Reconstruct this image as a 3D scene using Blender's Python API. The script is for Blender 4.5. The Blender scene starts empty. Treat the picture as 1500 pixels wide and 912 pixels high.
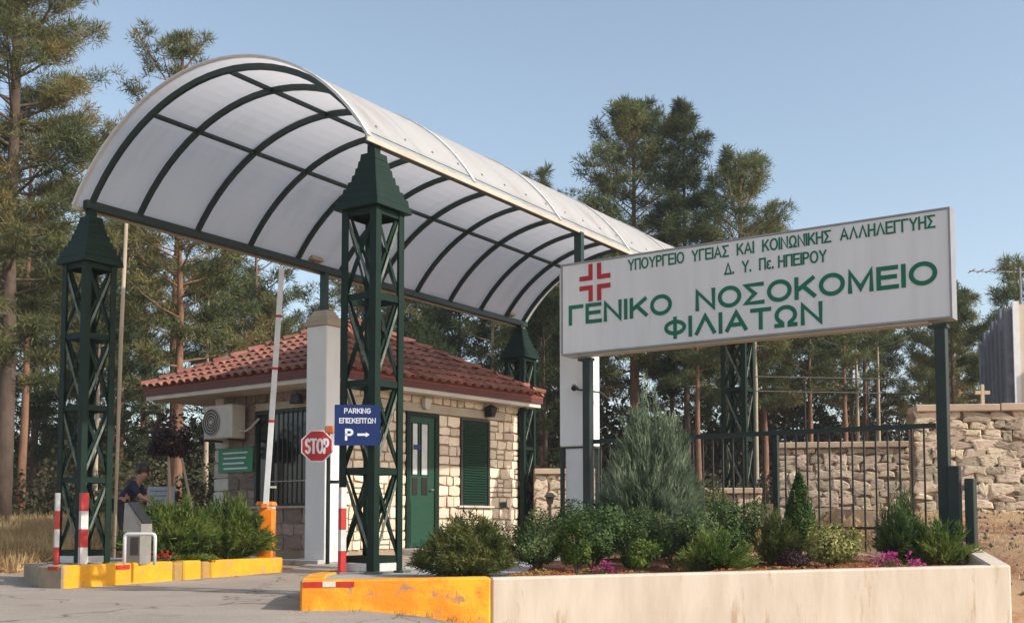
import bpy, bmesh, math, random
import numpy as np
from mathutils import Vector, Matrix
from mathutils.geometry import delaunay_2d_cdt
R_ = math.radians
S = bpy.context.scene
COL = S.collection

# ------------------------------------------------------------ camera, sky, sun, exposure
cam = bpy.data.cameras.new("camera"); co = bpy.data.objects.new("camera", cam); COL.objects.link(co)
co.location = (0, 0, 0.5076)
co.rotation_euler = (R_(90) + 0.0679, 0, 0)
cam.sensor_width = 36; cam.lens = 36 * 1677.17 / 1500
cam.shift_y = (650.76 - 456) / 1500
cam.clip_start = 0.1; cam.clip_end = 3000
S.camera = co
SUN_EL = R_(31); SUN = Vector((0.915, -0.403, 0)).normalized()
SUN_AZ = math.atan2(SUN.x, SUN.y)
w = bpy.data.worlds.new("World"); S.world = w; w.use_nodes = True
nt = w.node_tree; bg = nt.nodes["Background"]
sky = nt.nodes.new("ShaderNodeTexSky"); sky.sky_type = 'NISHITA'; sky.sun_disc = False
sky.sun_elevation = SUN_EL; sky.sun_rotation = SUN_AZ
sky.air_density = 1.0; sky.dust_density = 1.6; sky.ozone_density = 0.9; sky.altitude = 100
hsv = nt.nodes.new('ShaderNodeHueSaturation'); hsv.inputs['Saturation'].default_value = .80; hsv.inputs['Hue'].default_value = .492
nt.links.new(sky.outputs[0], hsv.inputs['Color']); nt.links.new(hsv.outputs[0], bg.inputs[0]); bg.inputs[1].default_value = 0.128
sl = bpy.data.lights.new("sun", 'SUN'); sl.energy = 2.75; sl.angle = R_(0.6); sl.color = (1.0, 0.945, 0.87)
so = bpy.data.objects.new("sun", sl); COL.objects.link(so); so.location = (10, -8, 12)
d = -Vector((SUN.x * math.cos(SUN_EL), SUN.y * math.cos(SUN_EL), math.sin(SUN_EL)))
so.rotation_euler = d.to_track_quat('-Z', 'Y').to_euler()
S.view_settings.view_transform = 'Standard'; S.view_settings.look = 'None'
S.view_settings.exposure = 0.70; S.view_settings.gamma = 1.0

# ------------------------------------------------------------ tagging and mesh helpers
def tag(o, label=None, cat=None, group=None, kind=None):
    if label: o['label'] = label
    if cat: o['category'] = cat
    if group: o['group'] = group
    if kind: o['kind'] = kind
    return o
def empty(name, loc, rz=0.0, label=None, cat=None, group=None):
    o = bpy.data.objects.new(name, None); COL.objects.link(o)
    o.location = loc; o.rotation_euler = (0, 0, rz); o.empty_display_size = 0.2
    return tag(o, label, cat, group)
def link(name, me, parent=None, loc=None, rot=None, scale=None):
    o = bpy.data.objects.new(name, me); COL.objects.link(o)
    if parent: o.parent = parent
    if loc is not None: o.location = loc
    if rot is not None: o.rotation_euler = rot
    if scale is not None: o.scale = scale
    return o
def copy_tree(o, parent=None):
    c = o.copy(); COL.objects.link(c); c.parent = parent
    for ch in list(o.children): copy_tree(ch, c)
    return c
class MB:
    def __init__(s): s.v = []; s.f = []
    def add(s, vs, fs):
        n = len(s.v); s.v += [tuple(x) for x in vs]; s.f += [tuple(i + n for i in f) for f in fs]; return s
    def box(s, x0, x1, y0, y1, z0, z1):
        return s.add([(x0,y0,z0),(x1,y0,z0),(x1,y1,z0),(x0,y1,z0),(x0,y0,z1),(x1,y0,z1),(x1,y1,z1),(x0,y1,z1)],
                     [(3,2,1,0),(4,5,6,7),(0,1,5,4),(1,2,6,5),(2,3,7,6),(3,0,4,7)])
    def frustum(s, z0, hx0, hy0, z1, hx1, hy1, cx=0, cy=0):
        return s.add([(cx-hx0,cy-hy0,z0),(cx+hx0,cy-hy0,z0),(cx+hx0,cy+hy0,z0),(cx-hx0,cy+hy0,z0),
                      (cx-hx1,cy-hy1,z1),(cx+hx1,cy-hy1,z1),(cx+hx1,cy+hy1,z1),(cx-hx1,cy+hy1,z1)],
                     [(3,2,1,0),(4,5,6,7),(0,1,5,4),(1,2,6,5),(2,3,7,6),(3,0,4,7)])
    def bar(s, p, q, wd, ht, up=(0,0,1)):
        p = Vector(p); q = Vector(q); t = (q-p).normalized(); up = Vector(up)
        if abs(t.dot(up)) > .99: up = Vector((1,0,0))
        a = t.cross(up).normalized()*wd/2; b = a.cross(t).normalized()*ht/2
        vs = [p-a-b,p+a-b,p+a+b,p-a+b,q-a-b,q+a-b,q+a+b,q-a+b]
        return s.add(vs, [(3,2,1,0),(4,5,6,7),(0,1,5,4),(1,2,6,5),(2,3,7,6),(3,0,4,7)])
    def tube(s, pts, rs, n=8, cap=True):
        pts = [Vector(p) for p in pts]; rs = rs if hasattr(rs,'__len__') else [rs]*len(pts)
        vs = []; fs = []; a = None
        for i, p in enumerate(pts):
            t = (pts[min(i+1,len(pts)-1)] - pts[max(i-1,0)]).normalized()
            if a is None:
                a = t.orthogonal().normalized()
            a = (a - t*a.dot(t)).normalized(); b = t.cross(a)
            for k in range(n):
                an = 2*math.pi*k/n; vs.append(p + (a*math.cos(an)+b*math.sin(an))*rs[i])
        for i in range(len(pts)-1):
            for k in range(n):
                fs.append((i*n+k, i*n+(k+1)%n, (i+1)*n+(k+1)%n, (i+1)*n+k))
        if cap:
            fs.append(tuple(range(n-1,-1,-1))); fs.append(tuple((len(pts)-1)*n+k for k in range(n)))
        return s.add(vs, fs)
    def prism(s, poly, z0, z1):
        n = len(poly)
        zz0 = z0 if hasattr(z0,'__len__') else [z0]*n; zz1 = z1 if hasattr(z1,'__len__') else [z1]*n
        vs = [(p[0],p[1],zz0[i]) for i,p in enumerate(poly)] + [(p[0],p[1],zz1[i]) for i,p in enumerate(poly)]
        return s.add(vs, [tuple(range(n-1,-1,-1)), tuple(range(n,2*n))] + [(i,(i+1)%n,n+(i+1)%n,n+i) for i in range(n)])
    def mesh(s, name, m, smooth=False, bevel=0.0):
        me = bpy.data.meshes.new(name); me.from_pydata(s.v, [], s.f)
        for x in (m if isinstance(m,(list,tuple)) else [m]): me.materials.append(x)
        if bevel:
            bm = bmesh.new(); bm.from_mesh(me)
            es = [e for e in bm.edges if len(e.link_faces)==2 and e.calc_face_angle(0) > .6]
            bmesh.ops.bevel(bm, geom=es, offset=bevel, segments=1, affect='EDGES', clamp_overlap=True)
            bm.to_mesh(me); bm.free()
        bm = bmesh.new(); bm.from_mesh(me); bmesh.ops.recalc_face_normals(bm, faces=bm.faces); bm.to_mesh(me); bm.free()
        if smooth:
            me.polygons.foreach_set('use_smooth', [True]*len(me.polygons))
        me.update(); return me
    def build(s, name, m, parent=None, loc=None, rot=None, smooth=False, bevel=0.0):
        return link(name, s.mesh(name, m, smooth, bevel), parent, loc, rot)
def np_mesh(name, verts, k, mats):
    """verts (n*k,3): n separate polygons of k corners each"""
    me = bpy.data.meshes.new(name); nv = len(verts); n = nv//k
    me.vertices.add(nv); me.vertices.foreach_set('co', np.asarray(verts, dtype=np.float32).ravel())
    me.loops.add(nv); me.loops.foreach_set('vertex_index', np.arange(nv, dtype=np.int32))
    me.polygons.add(n); me.polygons.foreach_set('loop_start', np.arange(0, nv, k, dtype=np.int32))
    for x in (mats if isinstance(mats,(list,tuple)) else [mats]): me.materials.append(x)
    me.update(calc_edges=True); return me

# ------------------------------------------------------------ materials
def N(nt, t, **kw):
    n = nt.nodes.new(t)
    for k, v in kw.items():
        if hasattr(n, k): setattr(n, k, v)
    return n
def ramp(nt, fac, stops):
    r = N(nt, 'ShaderNodeValToRGB'); e = r.color_ramp.elements
    e[0].position, e[0].color = stops[0][0], (*stops[0][1], 1); e[1].position, e[1].color = stops[-1][0], (*stops[-1][1], 1)
    for p, c in stops[1:-1]:
        x = e.new(p); x.color = (*c, 1)
    nt.links.new(fac, r.inputs[0]); return r.outputs[0]
def coords(nt, scale=(1,1,1), world=False):
    if world: g = N(nt,'ShaderNodeNewGeometry').outputs['Position']
    else: g = N(nt,'ShaderNodeTexCoord').outputs['Object']
    m = N(nt,'ShaderNodeMapping'); m.inputs['Scale'].default_value = scale; nt.links.new(g, m.inputs[0]); return m.outputs[0]
def noise(nt, vec, scale, detail=4, rough=.6):
    n = N(nt,'ShaderNodeTexNoise'); n.inputs['Scale'].default_value = scale; n.inputs['Detail'].default_value = detail
    n.inputs['Roughness'].default_value = rough; nt.links.new(vec, n.inputs['Vector']); return n.outputs['Fac']
def mixc(nt, fac, a, b, mode='MIX'):
    m = N(nt,'ShaderNodeMix', data_type='RGBA', blend_type=mode)
    for sock, v in ((m.inputs[0],fac),(m.inputs[6],a),(m.inputs[7],b)):
        if isinstance(v,(int,float)): sock.default_value = v
        elif isinstance(v, tuple): sock.default_value = (*v,1) if len(v)==3 else v
        else: nt.links.new(v, sock)
    return m.outputs[2]
def pm(name, c1, c2=None, scale=3.0, rough=.7, bump=0.0, bscale=None, rnd=0.0, metal=0.0, world=False, stretch=(1,1,1),
       lo=.35, hi=.65, c3=None, s3=1.0, t3=.62, hue=0.0, spec=.4):
    m = bpy.data.materials.new(name); m.use_nodes = True; nt = m.node_tree; b = nt.nodes['Principled BSDF']
    b.inputs['Roughness'].default_value = rough; b.inputs['Metallic'].default_value = metal
    b.inputs['Specular IOR Level'].default_value = spec
    vec = coords(nt, stretch, world)
    if rnd or hue:
        oi = N(nt,'ShaderNodeObjectInfo'); add = N(nt,'ShaderNodeVectorMath', operation='ADD')
        sc = N(nt,'ShaderNodeMath', operation='MULTIPLY'); nt.links.new(oi.outputs['Random'], sc.inputs[0]); sc.inputs[1].default_value = 37.0
        nt.links.new(vec, add.inputs[0]); nt.links.new(sc.outputs[0], add.inputs[1]); vec = add.outputs[0]
    c = ramp(nt, noise(nt, vec, scale), [(lo, c1), (hi, c2 or tuple(x*.8 for x in c1))])
    if c3:
        f = ramp(nt, noise(nt, vec, s3, 5, .65), [(t3, (0,0,0)), (min(1,t3+.08), (1,1,1))]); c = mixc(nt, f, c, c3)
    if rnd or hue:
        h = N(nt,'ShaderNodeHueSaturation'); nt.links.new(c, h.inputs['Color'])
        mr = N(nt,'ShaderNodeMapRange'); nt.links.new(oi.outputs['Random'], mr.inputs[0]); mr.inputs[3].default_value = 1-rnd; mr.inputs[4].default_value = 1+rnd
        nt.links.new(mr.outputs[0], h.inputs['Value'])
        if hue:
            fr = N(nt,'ShaderNodeMath', operation='FRACT'); nt.links.new(sc.outputs[0], fr.inputs[0])
            m2 = N(nt,'ShaderNodeMapRange'); nt.links.new(fr.outputs[0], m2.inputs[0]); m2.inputs[3].default_value = .5-hue; m2.inputs[4].default_value = .5+hue
            nt.links.new(m2.outputs[0], h.inputs['Hue'])
        c = h.outputs[0]
    nt.links.new(c, b.inputs['Base Color'])
    if bump:
        bp = N(nt,'ShaderNodeBump'); bp.inputs['Strength'].default_value = bump; bp.inputs['Distance'].default_value = .02
        nt.links.new(noise(nt, vec, bscale or scale*6, 6, .7), bp.inputs['Height']); nt.links.new(bp.outputs[0], b.inputs['Normal'])
    return m
def leafmat(name, cols, scale=1.3, trans=.3, rough=.6):
    m = bpy.data.materials.new(name); m.use_nodes = True; nt = m.node_tree
    for n in list(nt.nodes):
        if n.type == 'BSDF_PRINCIPLED': nt.nodes.remove(n)
    out = [n for n in nt.nodes if n.type == 'OUTPUT_MATERIAL'][0]
    oi = N(nt,'ShaderNodeObjectInfo'); add = N(nt,'ShaderNodeVectorMath', operation='ADD')
    sc = N(nt,'ShaderNodeMath', operation='MULTIPLY'); nt.links.new(oi.outputs['Random'], sc.inputs[0]); sc.inputs[1].default_value = 23.0
    nt.links.new(coords(nt), add.inputs[0]); nt.links.new(sc.outputs[0], add.inputs[1]); vec = add.outputs[0]
    a = noise(nt, vec, scale, 3); b = noise(nt, vec, scale*14, 2)
    mm = N(nt,'ShaderNodeMath', operation='MULTIPLY_ADD'); nt.links.new(b, mm.inputs[0]); mm.inputs[1].default_value = .6
    sub = N(nt,'ShaderNodeMath', operation='SUBTRACT'); nt.links.new(a, sub.inputs[0]); sub.inputs[1].default_value = .3
    nt.links.new(sub.outputs[0], mm.inputs[2])
    k = len(cols); c = ramp(nt, mm.outputs[0], [(.32+.36*i/(k-1), x) for i, x in enumerate(cols)])
    df = N(nt,'ShaderNodeBsdfPrincipled'); df.inputs['Roughness'].default_value = rough; df.inputs['Specular IOR Level'].default_value = .25
    tr = N(nt,'ShaderNodeBsdfTranslucent'); mx = N(nt,'ShaderNodeMixShader'); mx.inputs[0].default_value = trans
    nt.links.new(c, df.inputs['Base Color']); nt.links.new(c, tr.inputs['Color'])
    nt.links.new(df.outputs[0], mx.inputs[1]); nt.links.new(tr.outputs[0], mx.inputs[2]); nt.links.new(mx.outputs[0], out.inputs[0])
    return m

M = {}
M['green'] = pm('dark green gloss paint', (.003,.015,.009), (.005,.021,.012), 4, .55, .05, 40, c3=(.035,.035,.025), s3=9, t3=.70, spec=.2)
M['greenwood'] = pm('green painted wood', (.003,.040,.018), (.004,.054,.024), 6, .5, .2, 30, stretch=(1,1,5))
M['rib'] = pm('very dark green paint', (.006,.020,.016), (.010,.028,.020), 4, .4)
M['zinc'] = pm('weathered pale green steel', (.045,.07,.052), (.16,.18,.145), 7, .5, .1)
M['cream'] = pm('cream aluminium strip', (.50,.45,.35), (.42,.37,.28), 3, .5)
M['white'] = pm('white plaster', (.76,.75,.735), (.68,.67,.65), 2.2, .8, .15, 22, c3=(.42,.40,.36), s3=1.4, t3=.60, stretch=(1,1,.35))
M['whitepaint'] = pm('white enamel', (.72,.72,.70), (.62,.62,.60), 5, .4, .05)
M['signface'] = pm('white sign sheet', (.80,.785,.77), (.74,.72,.70), 1.6, .5, stretch=(3.5,1,.3), c3=(.66,.62,.56), s3=1.8, t3=.64)
M['signframe'] = pm('grey aluminium sign frame', (.34,.33,.33), (.28,.27,.27), 5, .45, metal=.4)
M['signgreen'] = pm('green sign lettering', (.0,.155,.075), (.0,.135,.065), 5, .5)
M['signred'] = pm('red emblem', (.50,.015,.02), (.44,.012,.018), 5, .5)
M['yellow'] = pm('yellow kerb paint', (.80,.375,.014), (.70,.30,.012), 2.5, .7, .35, 18, c3=(.46,.27,.13), s3=7, t3=.58, world=True)
M['wornyellow'] = pm('worn yellow brown kerb paint', (.42,.25,.06), (.30,.20,.08), 6, .85, .4, 18, world=True)
M['orangekerb'] = pm('faded orange and yellow kerb paint', (.80,.26,.012), (.86,.42,.02), 2.2, .75, .4, 18, c3=(.42,.22,.12), s3=6, t3=.575, world=True, lo=.44, hi=.60)
M['bare'] = pm('bare kerb concrete', (.36,.28,.19), (.28,.21,.14), 6, .9, .4, 20, world=True)
M['concrete'] = pm('stained planter concrete', (.56,.465,.36), (.66,.565,.455), 1.6, .9, .12, 12, world=True, stretch=(3.2,3.2,.7), c3=(.47,.345,.225), s3=1.5, t3=.585)
M['paving'] = pm('grey concrete paving', (.34,.31,.28), (.42,.385,.35), 1.6, .9, .3, 25, world=True, c3=(.24,.21,.18), s3=2.5, t3=.63)
M['red'] = pm('red band paint', (.52,.025,.02), (.40,.02,.02), 9, .5, c3=(.25,.04,.03), s3=14, t3=.66)
M['bandwhite'] = pm('white band paint', (.66,.64,.60), (.52,.50,.46), 9, .5)
M['orange'] = pm('orange barrier paint', (.90,.24,.01), (.82,.20,.008), 2, .4)
M['black'] = pm('black rubber', (.012,.012,.014), (.02,.02,.022), 5, .5)
M['steel'] = pm('grey machine steel', (.34,.32,.29), (.26,.245,.22), 4, .45, metal=.3)
M['mortar'] = pm('brown mortar', (.38,.29,.20), (.28,.205,.14), 5, .95, .5, 30)
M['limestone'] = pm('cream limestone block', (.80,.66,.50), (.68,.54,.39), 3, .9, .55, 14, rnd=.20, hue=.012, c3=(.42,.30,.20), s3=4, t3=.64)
M['shadedbrownstone'] = pm('shaded brown wall stone', (.30,.235,.19), (.22,.17,.14), 3, .9, .5, 14, rnd=.35, hue=.02)  # shade of the house's left face put into the brown; pebbles share it
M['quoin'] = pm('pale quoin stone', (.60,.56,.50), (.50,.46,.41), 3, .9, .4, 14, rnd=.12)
M['rubble'] = pm('rough rubble stone', (.68,.56,.42), (.52,.40,.28), 3.5, .95, 1.0, 7, rnd=.38, hue=.015, c3=(.20,.13,.085), s3=3.0, t3=.57)
M['rubblemortar'] = pm('dark rubble joints', (.22,.14,.09), (.42,.30,.20), 3, .95, .9, 14)
M['coping'] = pm('sandy coping', (.56,.43,.30), (.48,.36,.25), 3, .9, .3, 20)
M['lintel'] = pm('sandy lintel stone', (.44,.37,.28), (.38,.31,.23), 3, .9, .3, 20)
M['tile'] = pm('terracotta roof tile', (.27,.098,.065), (.34,.15,.105), 4, .85, .3, 25, rnd=.30, hue=.012, c3=(.22,.08,.05), s3=5, t3=.62)
M['roofbase'] = pm('dark terracotta pan tiles', (.20,.055,.035), (.28,.085,.05), 6, .9, .3)
M['fascia'] = pm('red brown fascia paint', (.12,.030,.025), (.10,.024,.020), 5, .6)
M['soffit'] = pm('off white soffit', (.62,.56,.48), (.54,.48,.41), 3, .8)
M['glass'] = bpy.data.materials.new('dark window glass'); M['glass'].use_nodes = True
b_ = M['glass'].node_tree.nodes['Principled BSDF']; b_.inputs['Base Color'].default_value = (.008,.010,.010,1); b_.inputs['Roughness'].default_value = .08
M['curtain'] = pm('pale door glass', (.60,.60,.58), (.50,.50,.49), 6, .25)
M['ac'] = pm('aged white unit casing', (.55,.50,.42), (.48,.43,.36), 4, .5)
M['acdark'] = pm('dark fan grille', (.06,.05,.045), (.09,.075,.065), 8, .5)
M['blue'] = pm('blue sign enamel', (.006,.024,.12), (.005,.020,.10), 3, .4)
M['signwhite'] = pm('white lettering', (.72,.74,.78), (.66,.68,.72), 3, .5)
M['plategreen'] = pm('green plate', (.015,.24,.11), (.012,.20,.09), 3, .5)
M['amber'] = pm('amber lamp plastic', (.55,.14,.03), (.40,.10,.03), 6, .3)
M['darkmetal'] = pm('near black green iron', (.010,.022,.018), (.016,.030,.024), 6, .5)
M['rustbar'] = pm('dark brown picket paint', (.035,.032,.026), (.06,.045,.034), 9, .6)
M['asphalt'] = pm('sun bleached road surface', (.35,.29,.235), (.42,.35,.285), .9, .95, .5, 60, world=True, c3=(.25,.215,.185), s3=.7, t3=.58)
M['soilbed'] = pm('red brown bed soil', (.26,.095,.045), (.18,.08,.045), 5, .95, .8, 30, world=True)
M['earth'] = pm('dry needle covered earth', (.44,.29,.16), (.32,.19,.10), 1.3, .95, .9, 12, world=True, c3=(.27,.11,.055), s3=1.1, t3=.52)
M['bark'] = pm('red brown pine bark', (.30,.155,.09), (.17,.095,.06), 6, .95, .9, 12, stretch=(1,1,.3))
M['barkdark'] = pm('grey brown bark', (.13,.09,.065), (.08,.055,.04), 6, .95, .9, 12, stretch=(1,1,.3))
M['barkpale'] = pm('pale dry bark', (.50,.40,.29), (.38,.29,.20), 6, .95, .5, 12, stretch=(1,1,.3))
M['pine_brown'] = leafmat('brown green pine needles', [(.055,.075,.028),(.115,.135,.050),(.20,.185,.068),(.28,.195,.078)], .55, .3)
M['pine_green'] = leafmat('green pine needles', [(.040,.064,.026),(.090,.125,.048),(.16,.185,.066),(.22,.20,.075)], .6, .3)
M['pine_dark'] = leafmat('dark pine needles', [(.022,.038,.016),(.050,.074,.030),(.095,.115,.045)], .6, .25)
M['leaf_dark'] = leafmat('dark broad leaves', [(.012,.024,.008),(.032,.052,.016),(.07,.09,.025)], .8, .25)
M['wood_litter'] = leafmat('dark understorey leaves', [(.025,.028,.013),(.062,.058,.028),(.11,.090,.044)], .5, .2)
M['juniper'] = leafmat('bright juniper sprays', [(.036,.075,.012),(.110,.170,.028),(.24,.27,.055)], 3, .3)
M['olive'] = leafmat('olive juniper sprays', [(.036,.056,.014),(.10,.125,.030),(.20,.185,.055)], 3.5, .3)
M['silver'] = leafmat('silver green cypress sprays', [(.085,.120,.070),(.18,.235,.145),(.30,.35,.22)], 3, .3)
M['box'] = leafmat('dull green small leaves', [(.036,.068,.018),(.10,.150,.045),(.19,.24,.085)], 5, .3)
M['boxdark'] = leafmat('deep green small leaves', [(.024,.052,.012),(.060,.110,.026),(.12,.175,.050)], 5, .25)
M['lime'] = leafmat('yellow green leaves', [(.040,.085,.012),(.095,.150,.020),(.18,.23,.035)], 5, .35)
M['variegated'] = leafmat('cream and green leaves', [(.08,.11,.02),(.26,.27,.07),(.46,.42,.17)], 9, .3)
M['cypress'] = leafmat('arborvitae leaves', [(.018,.055,.008),(.045,.100,.012),(.085,.15,.018)], 5, .3)
M['plum'] = leafmat('dark purple leaves', [(.020,.008,.012),(.045,.018,.022),(.07,.035,.035)], 3, .25)
M['magenta'] = leafmat('magenta petals', [(.30,.015,.12),(.48,.03,.22),(.60,.14,.34)], 9, .3)
M['redpetal'] = leafmat('red petals', [(.35,.02,.02),(.5,.04,.03),(.6,.10,.05)], 9, .3)
M['cover'] = leafmat('rusty red ground cover leaves', [(.30,.055,.022),(.50,.12,.040),(.42,.24,.08),(.24,.26,.06)], 4, .3)
M['straw'] = leafmat('dry straw grass', [(.34,.21,.09),(.52,.36,.17),(.62,.47,.25)], 2, .3)
M['weed'] = leafmat('roadside weeds', [(.09,.10,.03),(.26,.19,.08),(.45,.32,.15)], 3, .3)
M['skin'] = pm('skin', (.38,.20,.13), (.34,.18,.11), 8, .6)
M['hair'] = pm('black hair', (.012,.010,.010), (.02,.016,.014), 20, .5)
M['navy'] = pm('navy shirt cloth', (.018,.022,.055), (.012,.015,.040), 10, .9, .3, 40)
M['trouser'] = pm('dark trouser cloth', (.03,.03,.035), (.02,.02,.024), 10, .9, .3, 40)
M['board'] = pm('pale grey notice board', (.42,.43,.46), (.50,.51,.54), 5, .6)
M['boardmark'] = pm('faded print', (.20,.22,.27), (.26,.28,.32), 8, .6)
M['greywall'] = pm('grey ribbed wall', (.22,.235,.26), (.18,.19,.21), 1, .85, .2, 20, c3=(.33,.34,.38), s3=.6, t3=.5)
M['creamwall'] = pm('cream rendered wall', (.66,.55,.43), (.60,.50,.39), 2, .9, .2, 20)
_m = M['asphalt']; _nt = _m.node_tree; _b = _nt.nodes['Principled BSDF']; _src = _b.inputs['Base Color'].links[0].from_socket
_w = coords(_nt, (1,1,1), True); _dn = N(_nt,'ShaderNodeTexNoise'); _dn.inputs['Scale'].default_value = 1.8; _nt.links.new(_w, _dn.inputs['Vector'])
_mx = N(_nt,'ShaderNodeVectorMath', operation='MULTIPLY_ADD'); _nt.links.new(_dn.outputs['Color'], _mx.inputs[0]); _mx.inputs[1].default_value = (.9,.9,.9); _nt.links.new(_w, _mx.inputs[2])
_v = N(_nt,'ShaderNodeTexVoronoi', feature='DISTANCE_TO_EDGE'); _v.inputs['Scale'].default_value = .42; _nt.links.new(_mx.outputs[0], _v.inputs['Vector'])
_cr = ramp(_nt, _v.outputs['Distance'], [(.0,(1,1,1)),(.010,(0,0,0))]); _c = mixc(_nt, _cr, _src, (.12,.10,.085))
_gr = ramp(_nt, noise(_nt, _w, 95, 2), [(.42,(.80,.80,.80)),(.60,(1.08,1.08,1.08))]); _c = mixc(_nt, 1.0, _c, _gr, 'MULTIPLY'); _nt.links.new(_c, _b.inputs['Base Color'])
# opal roof sheet: diffuse outside, lets light through
m = bpy.data.materials.new('opal roof sheet'); m.use_nodes = True; nt = m.node_tree; b = nt.nodes['Principled BSDF']; out = nt.nodes['Material Output']
c = ramp(nt, noise(nt, coords(nt, (2.2,.5,.5)), 1.6, 6), [(.30,(.56,.54,.49)),(.47,(.72,.71,.69)),(.7,(.77,.76,.75))]); nt.links.new(c, b.inputs['Base Color'])
b.inputs['Roughness'].default_value = .45; tr = N(nt,'ShaderNodeBsdfTranslucent'); tr.inputs['Color'].default_value = (.93,.92,.92,1)
mx = N(nt,'ShaderNodeMixShader'); mx.inputs[0].default_value = .66
nt.links.new(b.outputs[0], mx.inputs[1]); nt.links.new(tr.outputs[0], mx.inputs[2]); nt.links.new(mx.outputs[0], out.inputs[0]); M['opal'] = m

# ------------------------------------------------------------ frames shared by the gate
ANG = math.atan2(.8423, .5391)
U = Vector((.5391, .8423, 0)); V = Vector((-.8423, .5391, 0))
GL = Vector((-5.424, 14.5265, 0)); W = 4.687; GR = GL - V*W; H = 4.6
TL, TR, TF = 4.44, 4.32, 10.37

# ------------------------------------------------------------ ground
def ss(a, b, x):
    t = min(1, max(0, (x-a)/(b-a))); return t*t*(3-2*t)
def lerpt(x, tab):
    if x <= tab[0][0]: return tab[0][1]
    for (a, va), (b, vb) in zip(tab, tab[1:]):
        if x <= b: return va + (vb-va)*(x-a)/(b-a)
    return tab[-1][1]
ROADZ = [(0,-1.3),(8.8,-.27),(13.5,-.26),(16.5,-.215),(19,-.12),(24,.0),(34,.35),(60,.5)]
def gz(x, y):
    z = lerpt(y, ROADZ)
    left = ss(-6.2, -7.6, x); z += left*(lerpt(y, [(15.7,0),(17,.14),(20,.25),(25,.40),(34,.2),(60,0)]))
    y0 = y; y = y-.17*max(0, min(x, 5))
    front = ss(-1.2, .3, x)*ss(10.7, 10.1, y); z -= .15*front + .10*ss(-.1, .7, x)*ss(10.7, 10.2, y)
    y = y0
    bank = ss(4.55, 5.1, x); zb = lerpt(y, [(9.2,-.60),(11.0,-.50),(11.9,-.12),(12.9,.24),(17,.70),(22,.9),(60,.9)])
    z = z*(1-bank) + zb*bank
    back = ss(.2, 2.0, x)*(1-bank)*ss(12.6, 14.5, y); z = z*(1-back) + back*lerpt(y, [(14,.08),(17,.25),(20,.4),(30,.8)])
    return z
def sheet(name, poly, step, mat, dz, jitter=0.0, zf=gz, spacing=None):
    rnd = random.Random(5); pts = [Vector((p[0],p[1])) for p in poly]; bnd = []
    for i, p in enumerate(pts):
        q = pts[(i+1)%len(pts)]; n = max(1, int((q-p).length/step))
        for k in range(n):
            s = p.lerp(q, k/n)
            if k and jitter: s = s + Vector((rnd.uniform(-jitter,jitter), rnd.uniform(-jitter,jitter)))
            bnd.append(s)
    xs = [p.x for p in pts]; ys = [p.y for p in pts]
    def inside(x, y):
        c = False; j = len(bnd)-1
        for i in range(len(bnd)):
            a, b = bnd[i], bnd[j]
            if (a.y > y) != (b.y > y) and x < (b.x-a.x)*(y-a.y)/(b.y-a.y)+a.x: c = not c
            j = i
        return c
    inner = []; y = min(ys)+step*.5
    while y < max(ys):
        x = min(xs)+step*.5
        while x < max(xs):
            if inside(x, y): inner.append(Vector((x+rnd.uniform(-.1,.1)*step, y+rnd.uniform(-.1,.1)*step)))
            x += step
        y += step
    nb = len(bnd); vs = bnd+inner
    o = delaunay_2d_cdt(vs, [], [list(range(nb))], 1, 1e-5)
    me = bpy.data.meshes.new(name); me.from_pydata([(v.x, v.y, zf(v.x, v.y)+dz) for v in o[0]], [], o[2]); me.materials.append(mat)
    me.polygons.foreach_set('use_smooth', [True]*len(me.polygons))
    bm = bmesh.new(); bm.from_mesh(me); bmesh.ops.recalc_face_normals(bm, faces=bm.faces)
    if sum(f.normal.z for f in bm.faces) < 0: bmesh.ops.reverse_faces(bm, faces=bm.faces)
    bm.to_mesh(me); bm.free()
    return link(name, me)
# terrain: fine grid near, coarse to the horizon
xs = sorted(set([-600,-300,-150,-80,-50,-35,-25] + [round(-20+.4*i,2) for i in range(101)] + [25,35,50,80,150,300,600]))
ys = sorted(set([-60,-30,-10,-2,2,5] + [round(7+.35*i,2) for i in range(72)] + [34,38,44,52,60,80,120,200,350,700]))
tv = [(x, y, gz(x, y) - (.0 if y > 0 else .2) + .05*math.sin(x*1.7+y*.9)*math.sin(y*1.3)*(.35 if abs(x)<22 and y<30 else 1)) for y in ys for x in xs]
nx = len(xs); tf = [(j*nx+i, j*nx+i+1, (j+1)*nx+i+1, (j+1)*nx+i) for j in range(len(ys)-1) for i in range(nx-1)]
me = bpy.data.meshes.new('ground'); me.from_pydata([(x,y,z-.03) for x,y,z in tv], [], tf); me.materials.append(M['earth'])
me.polygons.foreach_set('use_smooth', [True]*len(tf)); tag(link('ground', me), kind='structure')
road_poly = [(-26,15.6),(-26,6),(-8,2),(6,2),(3.2,7.6),(1.0,8.7),(-.25,9.45),(-1.3,9.93),(-1.70,10.1),(-1.82,11.2),(-1.78,12.3),(-1.1,13.3),(0.4,16.0),(3.2,20.4),(3.4,25),(1.2,27),
             (-1.2,24.2),(-1.9,23.0),(-3.2,18.0),(-3.3,16.9),(-5.2,13.2),(-6.1,14.6),(-6.3,15.7),(-10,15.75),(-16,15.7)]
tag(sheet('road', road_poly, .45, M['asphalt'], .022, .03), kind='structure')

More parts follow.
